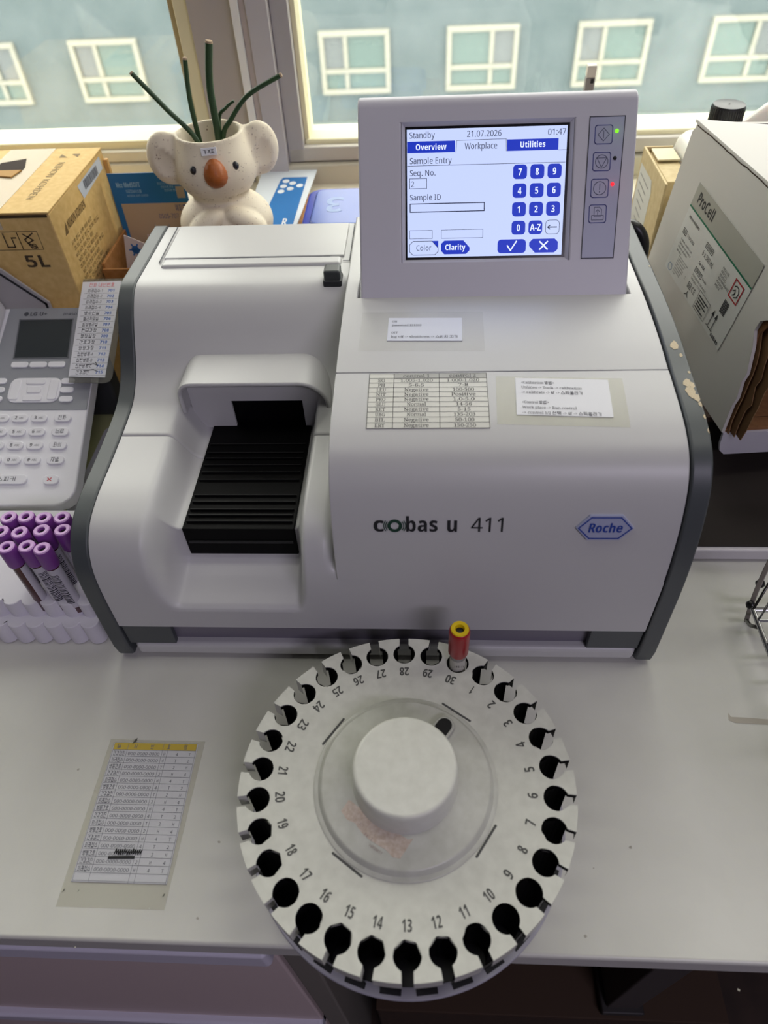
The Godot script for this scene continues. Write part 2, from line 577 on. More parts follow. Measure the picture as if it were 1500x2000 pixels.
# ------------------------------------------------------------------ room shell
func room() -> void:
	var paint := mat("807e88", 0.8)
	var back := mat("565262", 0.85)
	var wm := mat("dcd6c4", 0.8)
	struct("floor", span(Vector3(-2.2, -0.85, -0.74), Vector3(2.2, -0.75, 3.4), 0.002), grain(mat("5a4637", 0.5), "2a1f18", "3e2e24", 0.01, 3.0), "dark brown floor far below the worktop", "floor")
	struct("ceiling", span(Vector3(-2.2, 1.75, -0.9), Vector3(2.2, 1.85, 3.4), 0.002), paint, "plain white ceiling with light panels", "ceiling")
	struct("wall_left", span(Vector3(-2.3, -0.85, -0.9), Vector3(-2.2, 1.85, 3.4), 0.002), paint, "plain wall on the left of the room", "wall")
	struct("wall_right", span(Vector3(2.2, -0.85, -0.9), Vector3(2.3, 1.85, 3.4), 0.002), paint, "plain wall on the right of the room", "wall")
	struct("wall_back", span(Vector3(-2.3, -0.85, 3.4), Vector3(2.3, 1.85, 3.5), 0.002), back, "lilac grey wall behind the viewer", "wall")
	# window wall: sill height 0.125, openings above
	var b := MB.new()
	rbox(b, Vector3(0, -0.3675, -0.80), Vector3(4.4, 0.965, 0.16), 0.002)
	rbox(b, Vector3(0, 1.35, -0.80), Vector3(4.4, 0.8, 0.16), 0.002)
	rbox(b, Vector3(-1.65, 0.54, -0.80), Vector3(1.1, 0.85, 0.16), 0.002)
	rbox(b, Vector3(1.75, 0.54, -0.80), Vector3(0.9, 0.85, 0.16), 0.002)
	struct("wall_front", b.mesh(), wm, "window wall behind the worktop, cream painted below the window", "wall")
	var fr := mat("c9c3ae", 0.5)
	var grey := mat("b3aca4", 0.5)
	var cream := mat("e6dfb8", 0.5)
	struct("window_sill", span(Vector3(-1.1, 0.108, -0.80), Vector3(1.3, 0.125, -0.632), 0.003), mat("efe8cf", 0.5), "broad cream window sill running behind the boxes", "window sill")
	# fixed outer frame with the mullion column
	var w1 := Node3D.new()
	w1.name = "window_1"
	add_child(w1)
	w1.set_meta("kind", "structure")
	tag(w1, "left sliding window with cream sash behind the koala pot", "window")
	var w2 := Node3D.new()
	w2.name = "window_2"
	add_child(w2)
	w2.set_meta("kind", "structure")
	tag(w2, "right sliding window with grey sash behind the screen", "window")
	struct("window_frame", span(Vector3(-1.1, 0.125, -0.80), Vector3(-0.19, 0.1475, -0.706), 0.002), fr, "", "", w1)
	struct("sash_rail", span(Vector3(-1.1, 0.1475, -0.775), Vector3(-0.236, 0.1600, -0.712), 0.002), fr, "", "", w1)
	struct("sash_ledge", span(Vector3(-1.1, 0.150, -0.775), Vector3(-0.2565, 0.1685, -0.722), 0.002), cream, "", "", w1)
	struct("sash_stile", span(Vector3(-0.2590, 0.160, -0.76), Vector3(-0.2490, 0.95, -0.718), 0.001), mat("a89a78", 0.5), "", "", w1)
	struct("sash_stile", span(Vector3(-0.2500, 0.150, -0.76), Vector3(-0.2330, 0.95, -0.706), 0.001), cream, "", "", w1)
	struct("mullion", span(Vector3(-0.2340, 0.125, -0.80), Vector3(-0.1860, 0.95, -0.700), 0.001), grey, "", "", w1)
	var pane := mat("ffffff", 0.02)
	pane.transparency = BaseMaterial3D.TRANSPARENCY_ALPHA
	pane.albedo_color = Color(0.88, 0.96, 0.93, 0.06)
	struct("window_pane", span(Vector3(-1.1, 0.163, -0.7595), Vector3(-0.256, 0.95, -0.7555), 0.0005), pane, "", "", w1)
	struct("window_head", span(Vector3(-1.1, 0.92, -0.80), Vector3(-0.19, 0.96, -0.706), 0.002), fr, "", "", w1)
	struct("window_frame", span(Vector3(-0.19, 0.118, -0.80), Vector3(1.3, 0.1470, -0.690), 0.002), fr, "", "", w2)
	struct("window_frame", span(Vector3(-0.1775, 0.125, -0.80), Vector3(-0.1700, 0.95, -0.690), 0.001), mat("b9ada4", 0.5), "", "", w2)
	struct("window_frame", span(Vector3(-0.1860, 0.125, -0.80), Vector3(-0.1775, 0.95, -0.6865), 0.001), mat("e9e8e0", 0.5), "", "", w2)
	struct("window_frame", span(Vector3(-0.1705, 0.125, -0.80), Vector3(-0.1480, 0.95, -0.686), 0.001), mat("bab6b6", 0.5), "", "", w2)
	struct("sash_stile", span(Vector3(-0.1478, 0.148, -0.76), Vector3(-0.1290, 0.95, -0.698), 0.001), mat("aaa6a4", 0.5), "", "", w2)
	struct("sash_bead", span(Vector3(-0.1292, 0.160, -0.757), Vector3(-0.1235, 0.95, -0.712), 0.001), cream, "", "", w2)
	struct("sash_rail", span(Vector3(-0.1478, 0.148, -0.76), Vector3(1.3, 0.1640, -0.698), 0.002), mat("c2bdb2", 0.5), "", "", w2)
	struct("sash_ledge", span(Vector3(-0.1290, 0.150, -0.76), Vector3(1.3, 0.1690, -0.708), 0.003), cream, "", "", w2)
	struct("window_pane", span(Vector3(-0.127, 0.163, -0.7415), Vector3(1.3, 0.95, -0.7375), 0.0005), pane, "", "", w2)
	struct("window_head", span(Vector3(-0.19, 0.92, -0.80), Vector3(1.3, 0.96, -0.690), 0.002), fr, "", "", w2)

func worktop() -> void:
	var lam := grain(mat("c8c8c2", 0.33), "c8c8bf", "d4d4cc", 0.006, 2.2, 3, 5)
	var o := thing("worktop", "white laminate worktop carrying the analyser and its sample wheel", "worktop")
	part("top", span(Vector3(-1.4, -0.022, -0.72), Vector3(1.4, 0.0, 0.0765), 0.0025), lam, o)
	var st: MB
	var spot := mat("a5a196", 0.7)
	rng.seed = 21
	for k in 34:
		var c := Vector2(rng.randf_range(-0.24, 0.3), rng.randf_range(-0.09, 0.06))
		if c.length() < 0.11:
			continue
		var p := PackedVector2Array()
		var r := rng.randf_range(0.0004, 0.0012)
		for i in 7:
			p.append(c + Vector2(cos(TAU * i / 7), sin(TAU * i / 7)) * r * rng.randf_range(0.5, 1.3))
		st = MB.new()
		flat(st, p, Transform3D(Basis(Vector3.RIGHT, -PI / 2), Vector3(0, 0.0002, 0)))
		part("stain", st.mesh(), spot, o)
	var tp := MB.new()
	var td := Transform3D(Basis(Vector3.RIGHT, -PI / 2), Vector3(0, 0.0002, 0))
	flat(tp, PackedVector2Array([Vector2(0.225, 0.071), Vector2(0.2262, 0.0765), Vector2(0.2275, 0.0735), Vector2(0.242, 0.0728), Vector2(0.262, 0.0712), Vector2(0.262, 0.0672), Vector2(0.244, 0.0684), Vector2(0.229, 0.069)]), td)
	part("tape_residue", tp.mesh(), mat("b0aa9c", 0.7), o, "grey strip of old tape glue")
	# drawer cabinet under the left half
	var cab := thing("drawer_cabinet", "grey brown drawer cabinet below the left half of the worktop", "cabinet")
	var gb := mat("d0bfbb", 0.5)
	part("carcass", span(Vector3(-0.75, -0.74, -0.5), Vector3(-0.082, -0.03, 0.052), 0.002), mat("6d6360", 0.6), cab)
	for k in 2:
		var d := part("drawer", span(Vector3(-0.75, -0.058 - 0.33 * (k + 1), 0.053), Vector3(-0.0860, -0.06 - 0.33 * k, 0.069), 0.002), gb, cab)
		part("handle", span(Vector3(-0.75, -0.058 - 0.33 * k, 0.055), Vector3(-0.0860, -0.028 - 0.33 * k, 0.0770), 0.004), mat("dedce8", 0.3), d)
	part("side_panel", span(Vector3(-0.0815, -0.74, -0.5), Vector3(-0.062, -0.026, 0.070), 0.002), mat("77736a", 0.6), cab)
	var c := thing("storage_carton", "dark brown cardboard carton on the floor under the worktop", "carton")
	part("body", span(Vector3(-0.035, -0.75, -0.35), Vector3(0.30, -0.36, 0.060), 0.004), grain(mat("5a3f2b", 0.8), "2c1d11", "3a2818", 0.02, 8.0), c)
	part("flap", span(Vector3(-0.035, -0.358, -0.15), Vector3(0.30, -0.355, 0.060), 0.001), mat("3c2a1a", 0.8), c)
	var d2 := thing("shelf_post", "dark grey post under the right half of the worktop", "post")
	part("post", span(Vector3(0.185, -0.355, 0.01), Vector3(0.215, -0.0225, 0.052), 0.002), mat("3a3532", 0.6), d2)
	part("foot", span(Vector3(0.18, -0.355, 0.005), Vector3(0.22, -0.345, 0.057), 0.002), mat("2a2725", 0.6), d2)

# ------------------------------------------------------------------ analyser
const LP := [-.430,.1900, -.4285,.1955, -.424,.1972, -.380,.1980, -.345,.1986, -.331,.1988, -.322,.1966, -.313,.1910, -.302,.1805, -.292,.1685, -.282,.1565, -.272,.1480, -.260,.1412, -.247,.1378, -.225,.1358, -.195,.1342, -.168,.1335, -.153,.1318, -.142,.1290, -.132,.1230, -.1255,.1155, -.1205,.1050, -.1180,.0930, -.1166,.0760, -.1160,.0600, -.1155,.0433]
const RP := [-.430,.1950, -.4285,.2005, -.424,.2026, -.380,.2032, -.310,.2034, -.270,.2026, -.2386,.2003, -.212,.1970, -.190,.1947, -.170,.1919, -.157,.1885, -.1475,.1842, -.1395,.1775, -.133,.1680, -.128,.1555, -.1238,.1405, -.1205,.1230, -.1182,.1050, -.1168,.0850, -.1160,.0600, -.1155,.0433]

func profile(a: Array, per := 8) -> Array:
	var p := []
	for i in range(0, a.size(), 2):
		p.append(Vector2(a[i], a[i + 1]))
	return curve(p, per)

# point and normal on the right cover at arc position s (as Vector2(z, y))
var rp := []
var rl := PackedFloat32Array()
func on_right(s: float) -> Array:
	var i := 0
	while i < rl.size() - 2 and rl[i + 1] < s:
		i += 1
	var d: Vector2 = (rp[i + 1] - rp[i]).normalized()
	var p: Vector2 = rp[i] + d * (s - rl[i])
	return [Vector3(0, p.y, p.x), Vector3(0, d.x, -d.y)]

func arc_at_z(z: float) -> float:
	for i in rp.size() - 1:
		if rp[i + 1].x >= z:
			return rl[i] + (z - rp[i].x) / (rp[i + 1].x - rp[i].x) * (rl[i + 1] - rl[i])
	return 0.0

func arc_at_y(y: float) -> float:
	for i in range(rp.size() - 1, 0, -1):
		if rp[i - 1].y >= y and rp[i].y <= y:
			return rl[i] - (y - rp[i].y) / (rp[i - 1].y - rp[i].y) * (rl[i] - rl[i - 1])
	return 0.0

# wraps what was drawn flat in (x, -s) onto the right cover
func onto_cover(b: MB) -> ArrayMesh:
	var o := MB.new()
	for i in b.v.size():
		var h := on_right(-b.v[i].y)
		o.v.append(h[0] + Vector3(b.v[i].x, 0, 0) + h[1] * b.v[i].z)
		var t: Vector3 = Vector3(0, -h[1].z, h[1].y)
		o.n.append((Vector3.RIGHT * b.n[i].x - t * b.n[i].y + h[1] * b.n[i].z).normalized())
	return o.mesh()

# sheet with thickness, subdivided along s so that it can bend
func paper(b: MB, x0: float, s0: float, x1: float, s1: float, th: float, turn := 0.0) -> void:
	var t := turned((x0 + x1) / 2, -(s0 + s1) / 2, turn)
	var w := (x1 - x0) / 2
	var h := (s1 - s0) / 2
	for k in 10:
		var a := -h + 2 * h * k / 10.0
		var c := -h + 2 * h * (k + 1) / 10.0
		rect(b, -w, a, w, c, t, th)
		for sx in [-w, w]:
			var up := t.basis * Vector3(signf(sx), 0, 0)
			b.flat4(t * Vector3(sx, a, 0), t * Vector3(sx, c, 0), t * Vector3(sx, c, th), t * Vector3(sx, a, th), up)
	for sy in [-h, h]:
		b.flat4(t * Vector3(-w, sy, 0), t * Vector3(w, sy, 0), t * Vector3(w, sy, th), t * Vector3(-w, sy, th), t.basis * Vector3(0, signf(sy), 0))

func turned(x: float, y: float, deg: float) -> Transform3D:
	return Transform3D(Basis(Vector3.BACK, deg_to_rad(deg)), Vector3(x, y, 0))

func sm(a: float, b: float, x: float) -> float:
	return smoothstep(a, b, x)

# depth of a front profile at height y, below the bulge
func zat(p: Array, y: float) -> float:
	for i in range(p.size() - 1, 0, -1):
		if p[i - 1].y >= y and p[i].y <= y:
			return lerpf(p[i].x, p[i - 1].x, (y - p[i].y) / (p[i - 1].y - p[i].y))
	return p[-1].x

func analyser() -> void:
	var o := thing("urine_analyser", "white and dark grey benchtop urine analyser with a tilted touch screen", "analyser")
	rp = profile(RP)
	rl.append(0)
	for i in rp.size() - 1:
		rl.append(rl[i] + rp[i].distance_to(rp[i + 1]))
	# --- right covers
	var seam := arc_at_z(-0.212)
	var front := PackedVector2Array()
	var rear := PackedVector2Array()
	for i in rp.size():
		if rp[i].x > -0.15 and rp[i].y < 0.0985:
			continue
		if rl[i] < seam - 0.0006:
			rear.append(rp[i])
		elif rl[i] > seam + 0.0006:
			if front.is_empty():
				front.append(Vector2(-0.2114, 0.1969))
			front.append(rp[i])
	rear.append(Vector2(-0.2126, 0.1970))
	var rear_low := PackedVector2Array()
	for q in rear:
		if q.x < -0.345:
			rear_low.append(q)
	rear_low.append_array([Vector2(-0.345, 0.2032), Vector2(-0.345, 0.178), Vector2(-0.2940, 0.178), Vector2(-0.2940, 0.2031)])
	for q in rear:
		if q.x > -0.293:
			rear_low.append(q)
	front.append(Vector2(zat(rp, 0.098), 0.098))
	for a in [front, rear, rear_low]:
		a.append(Vector2(-0.15 if a == front else a[a.size() - 1].x, 0.098 if a == front else 0.0433))
		a.append(Vector2(a[0].x, 0.0433))
	var tx := Transform3D(Basis(Vector3(0, 0, 1), Vector3(0, 1, 0), Vector3(1, 0, 0)), Vector3.ZERO)
	var b := MB.new()
	extrude(b, front, -0.047, 0.1669, 0.0009, tx, 30)
	part("front_cover", b.mesh(), white, o)
	b = MB.new()
	extrude(b, rear, -0.047, -0.0372, 0.0012, tx, 30)
	extrude(b, rear_low, -0.0384, 0.1584, 0.0, tx, 30)
	extrude(b, rear, 0.1572, 0.1669, 0.0012, tx, 30)
	part("rear_cover", b.mesh(), white, o)
	# --- left shell with the tray recess
	var lp := profile(LP)
	var ll := PackedFloat32Array([0.0])
	for i in lp.size() - 1:
		ll.append(ll[i] + lp[i].distance_to(lp[i + 1]))
	# recess line: pairs of (z on the shell, recess z, recess y) in order; below the bulge keyed by y
	var keys := [[-.2620, -.2780, .1450], [-.2600, -.2780, .1080], [-.2450, -.2500, .1080], [-.1500, -.1540, .1080], [-.1400, -.1535, .0990], [-.1300, -.1530, .0860], [-.1250, -.1525, .0800], [-.1215, -.1490, .0752], [-.1190, -.1400, .0722], [-.1175, -.1280, .0690], [-.1168, -.1200, .0665], [-.11640, -.1172, .0640], [-.1161, -.1161, .0610]]
	var xs := []
	for k in 9:
		xs.append(lerpf(-0.2128, -0.185, k / 9.0))
	for k in 24:
		xs.append(lerpf(-0.185, -0.154, k / 24.0))
	for k in 10:
		xs.append(lerpf(-0.154, -0.083, k / 10.0))
	for k in 20:
		xs.append(lerpf(-0.083, -0.060, k / 20.0))
	for k in 7:
		xs.append(lerpf(-0.060, -0.047, k / 6.0))
	var rows := []
	var split := 0
	for i in lp.size():
		var q: Vector2 = lp[i]
		var rq := q
		if q.x >= keys[0][0] and q.x < keys[-1][0]:
			for k in keys.size() - 1:
				if q.x >= keys[k][0] and q.x < keys[k + 1][0]:
					var f: float = (q.x - keys[k][0]) / (keys[k + 1][0] - keys[k][0])
					rq = Vector2(lerpf(keys[k][1], keys[k + 1][1], f), lerpf(keys[k][2], keys[k + 1][2], f))
		var row := []
		for x in xs:
			var m := sm(-0.181, -0.157, x) * (1.0 - sm(-0.0800, -0.0665, x))
			m = m * m * (3.0 - 2.0 * m)
			var p := q.lerp(rq, m)
			# soft outer corner of the right pillar towards the cover wall
			var drop := 0.006 * sm(-0.054, -0.047, x) * sm(-0.255, -0.24, q.x) * (1.0 - sm(-0.124, -0.119, q.x))
			row.append(Vector3(x, p.y - drop, p.x - drop * sm(-0.15, -0.12, q.x)))
		rows.append(row)
		if q.x < -0.219:
			split = i
	var back_rows := rows.slice(0, split + 1)
	var front_rows := [[]]
	for j in xs.size():
		var d: Vector3 = rows[split + 1][j] - rows[split][j]
		front_rows[0].append(rows[split][j] + d.normalized() * 0.0008)
	front_rows.append_array(rows.slice(split + 1))
	var under := []
	for j in xs.size():
		under.append(rows[split][j] + Vector3(0, -0.004, 0))
	back_rows.append(under)
	b = MB.new()
	sheet(b, back_rows, Vector3(0, 1, 1))
	part("printer_housing", b.mesh(), white, o)
	b = MB.new()
	sheet(b, front_rows, Vector3(0, 1, 1))
	var low := []
	for k in 19:
		var y := lerpf(0.0982, 0.0433, k / 18.0)
		var row := []
		for j in 31:
			var x := lerpf(-0.0472, 0.1669, pow(j / 30.0, 1.6))
			row.append(Vector3(x, y, lerpf(zat(lp, y), zat(rp, y), sm(-0.047, -0.020, x))))
		low.append(row)
	sheet(b, low, Vector3(0, 0, 1))
	part("tray_cover", b.mesh(), white, o)
	b = MB.new()
	rbox(b, Vector3(-0.13, 0.10, -0.385), Vector3(0.164, 0.12, 0.08), 0.002)
	part("inner_block", b.mesh(), black, o)
	# --- back wall of the bay with its opening, and the black strip tray
	b = MB.new()
	rbox(b, Vector3(-0.111, 0.121, -0.2700), Vector3(0.07, 0.05, 0.002), 0.0005)
	part("bay_opening", b.mesh(), black, o)
	var tray := part("strip_tray", span(Vector3(-0.1575, 0.0835, -0.268), Vector3(-0.0785, 0.1105, -0.1515), 0.0008), mat("030304", 0.6, 0.0, 0.25), o)
	var ridge := span(Vector3(-0.1555, 0.1100, -0.0007), Vector3(-0.0805, 0.1122, 0.0007), 0.0006)
	for z in [-.239, -.229, -.2227, -.2153, -.2075, -.1994, -.1836, -.177, -.1694, -.1640, -.1582]:
		part("ridge", ridge, mat("050506", 0.45, 0.0, 0.35), tray).position.z = z
	part("ridge", span(Vector3(-0.1555, 0.096, -0.1522), Vector3(-0.0805, 0.0985, -0.1508), 0.0006), mat("16161a", 0.32), tray)
	# --- hood over the bay
	var hood := PackedVector2Array()
	var inner := PackedVector2Array()
	for side in 2:
		var dst := PackedVector2Array()
		var e := 0.0035 * side
		dst.append(Vector2(-0.1740 + e, 0.1335))
		for k in 7:
			var a := PI - PI / 2 * k / 6
			dst.append(Vector2(-0.1620, 0.1495) + Vector2(cos(a), sin(a)) * (0.0120 - e))
		for k in 9:
			var a := PI / 2 - PI / 2 * k / 8
			dst.append(Vector2(-0.0820, 0.1385) + Vector2(cos(a) , sin(a)) * (0.0230 - e))
		dst.append(Vector2(-0.0590 - e, 0.1330))
		if side == 0:
			hood = dst
		else:
			inner = dst
	var bw := inner.duplicate()
	bw.append_array([Vector2(-0.0625, 0.1000), Vector2(-0.0830, 0.1000), Vector2(-0.0830, 0.1352), Vector2(-0.1385, 0.1352), Vector2(-0.1385, 0.1088), Vector2(-0.1705, 0.1088)])
	b = MB.new()
	extrude(b, bw, -0.2650, -0.2620, 0.0005)
	part("bay_wall", b.mesh(), white, o)
	inner.reverse()
	hood.append_array(inner)
	b = MB.new()
	extrude(b, hood, -0.315, -0.2490, 0.0016, Transform3D(), 40)
	part("bay_hood", b.mesh(), white, o)
	# --- printer lid, paper slot, lip, button
	var lid := part("printer_lid", span(Vector3(-0.2005, 0.1960, -0.4235), Vector3(-0.0530, 0.2000, -0.3660), 0.0012), white, o)
	part("paper_slot", span(Vector3(-0.1890, 0.1975, -0.3662), Vector3(-0.0640, 0.1994, -0.3640), 0.0003), mat("3c3d44", 0.6), lid)
	part("tear_edge", span(Vector3(-0.2000, 0.1950, -0.3645), Vector3(-0.0545, 0.2006, -0.3520), 0.0030), white, lid)
	b = MB.new()
	for c in [[-0.2035, -0.4235, -0.2022, -0.3600], [-0.2035, -0.3605, -0.2005, -0.3595], [-0.0485, -0.4235, -0.0478, -0.3580], [-0.0535, -0.3590, -0.0478, -0.3580]]:
		b.flat4(Vector3(c[0], 0.1992, c[1]), Vector3(c[2], 0.1992, c[1]), Vector3(c[2], 0.1992, c[3]), Vector3(c[0], 0.1992, c[3]), Vector3.UP)
	part("lid_joint", b.mesh(), mat("55565a", 0.7), lid)
	b = MB.new()
	rbox(b, Vector3(-0.0588, 0.2010, -0.3300), Vector3(0.0128, 0.0150, 0.0125), 0.0020)
	var bt := part("lid_button", b.mesh(), mat("3c4040", 0.4), o, "dark grey release button")
	part("button_base", span(Vector3(-0.0660, 0.1940, -0.3370), Vector3(-0.0516, 0.2015, -0.3222), 0.0015), mat("2b2d2e", 0.5), bt)
	# --- base
	part("base", span(Vector3(-0.2130, 0.006, -0.40), Vector3(0.1680, 0.0428, -0.1225), 0.001), mat("77737f", 0.35), o)
	b = MB.new()
	rbox(b, Vector3(-0.0215, 0.0118, -0.1245), Vector3(0.3760, 0.0140, 0.0180), 0.0040)
	part("base_rail", b.mesh(), white, o)
	for x in [-0.2, 0.15]:
		for z in [-0.38, -0.15]:
			b = MB.new()
			lathe(b, [Vector2(0.0, 0.0), Vector2(0.009, 0.0), Vector2(0.0095, 0.001), Vector2(0.0095, 0.0065)], 20, Transform3D(Basis(), Vector3(x, 0, z)))
			part("rubber_foot", b.mesh(), black, o)
	# --- dark side panels
	for side in 2:
		var pr := profile(LP if side == 0 else RP, 5)
		var poly := PackedVector2Array()
		for i in pr.size():
			var d: Vector2 = (pr[mini(i + 1, pr.size() - 1)] - pr[maxi(i - 1, 0)]).normalized()
			poly.append(pr[i] + Vector2(-d.y, d.x) * 0.0012)
		poly.append_array([Vector2(-0.1140, 0.030), Vector2(-0.1137, 0.018), Vector2(-0.1155, 0.0055), Vector2(-0.118, 0.0035), Vector2(-0.428, 0.0035), Vector2(-0.4315, 0.007)])
		b = MB.new()
		if side == 0:
			extrude(b, poly, -0.2254, -0.2130, 0.0016, tx, 30)
		else:
			extrude(b, poly, 0.1676, 0.1802, 0.0016, tx, 30)
		var sp := part("side_panel", b.mesh(), panel, o, "dark grey side panel")
		b = MB.new()
		for x0 in [-0.2125 if side == 0 else 0.1300]:
			extrude(b, PackedVector2Array([Vector2(x0, 0.0430), Vector2(x0 + 0.0370, 0.0430), Vector2(x0 + 0.0360 if side == 0 else x0 + 0.037, 0.019), Vector2(x0, 0.019)]), -0.1215, -0.1165, 0.0008)
		part("panel_toe", b.mesh(), panel, sp)
		if side == 1:
			b = MB.new()
			rng.seed = 5
			var chip := grain(mat("c9b896", 0.7), "bfae8c", "d8caae", 0.05, 30.0)
			for c in [[.1742, .0, -.2330, 3.2], [.1762, .0, -.2235, 1.4], [.1745, .0, -.1985, 3.0], [.1772, .0, -.1960, 2.0], [.1748, .0, -.1905, 3.6], [.1776, .0, -.1850, 2.4], [.1785, .0, -.1800, 1.6], [.1790, .0, -.1700, 1.2], [.1795, .0, -.1600, 1.3], [.1780, .0, -.2080, 1.0], [.1782, .0, -.3300, 0.9]]:
				var s0 := arc_at_z(c[2])
				var p := PackedVector2Array()
				for i in 9:
					p.append(Vector2(minf(c[0] + cos(TAU * i / 9) * c[3] * 0.0008 * rng.randf_range(0.6, 1.3), 0.1794), -s0 + sin(TAU * i / 9) * c[3] * 0.0014 * rng.randf_range(0.6, 1.3)))
				b = MB.new()
				flat(b, p, Transform3D(), 0.0014)
				part("paint_chip", onto_cover(b), chip, sp, "beige patch where the paint has chipped off")
	# --- prints and emblem
	b = MB.new()
	var s1 := arc_at_y(0.1405)
	write(b, "c", -0.0213, -s1, 0.0112, 0.0078, Transform3D(), "Droid Sans Bold", 0.0, 0.0003)
	write(b, "bas", -0.0012, -s1, 0.0112, 0.0212, Transform3D(), "Droid Sans Bold", 0.0, 0.0003)
	write(b, "u", 0.0243, -s1, 0.0112, 0.0080, Transform3D(), "Droid Sans Bold", 0.0, 0.0003)
	write(b, "411", 0.0396, -s1, 0.0105, 0.0225, Transform3D(), "Droid Sans", 0.0, 0.0003)
	part("lettering", onto_cover(b), ink, o)
	b = MB.new()
	ring(b, disc(-0.0073, -s1 + 0.0044, 0.0036, 28), 0.0020, Transform3D(), 0.0003)
	for sg in [-1, 1]:
		for rr in [0.0056, 0.0068]:
			var ar := []
			for k in 9:
				var a := (0.0 if sg > 0 else PI) + (k - 4) * 0.14
				ar.append(Vector2(-0.0073, -s1 + 0.0044) + Vector2(cos(a), sin(a)) * rr)
			stroke(b, ar, 0.0006, Transform3D(), 0.0003)
	part("lettering", onto_cover(b), mat("123c2c", 0.6), o, "dark green ringed letter o")
	var hs0 := arc_at_y(0.1530)
	var hs1 := arc_at_y(0.1353)
	var hc := -(hs0 + hs1) / 2
	var hh := (hs1 - hs0) / 2
	var hex := func(k: float) -> PackedVector2Array: return PackedVector2Array([Vector2(0.1212 - 0.0176 - k, hc), Vector2(0.1212 - 0.0098 - k * .6, hc - hh - k), Vector2(0.1212 + 0.0098 + k * .6, hc - hh - k), Vector2(0.1212 + 0.0176 + k, hc), Vector2(0.1212 + 0.0098 + k * .6, hc + hh + k), Vector2(0.1212 - 0.0098 - k * .6, hc + hh + k)])
	b = MB.new()
	extrude(b, hex.call(0.0), -0.0005, 0.0016, 0.0004)
	var em := part("emblem", onto_cover(b), mat("aab0cc", 0.3), o, "raised hexagonal maker's emblem with blue outline")
	b = MB.new()
	ring(b, hex.call(-0.0016), 0.0008, Transform3D(), 0.00175)
	write(b, "Roche", 0.1212, hc - 0.0030, 0.0066, 0.0212, Transform3D(), "Droid Sans Bold", 0.5, 0.00175, 0.12)
	part("lettering", onto_cover(b), mat("1d3f9c", 0.5), em)
	stickers(o)
	screen(o)

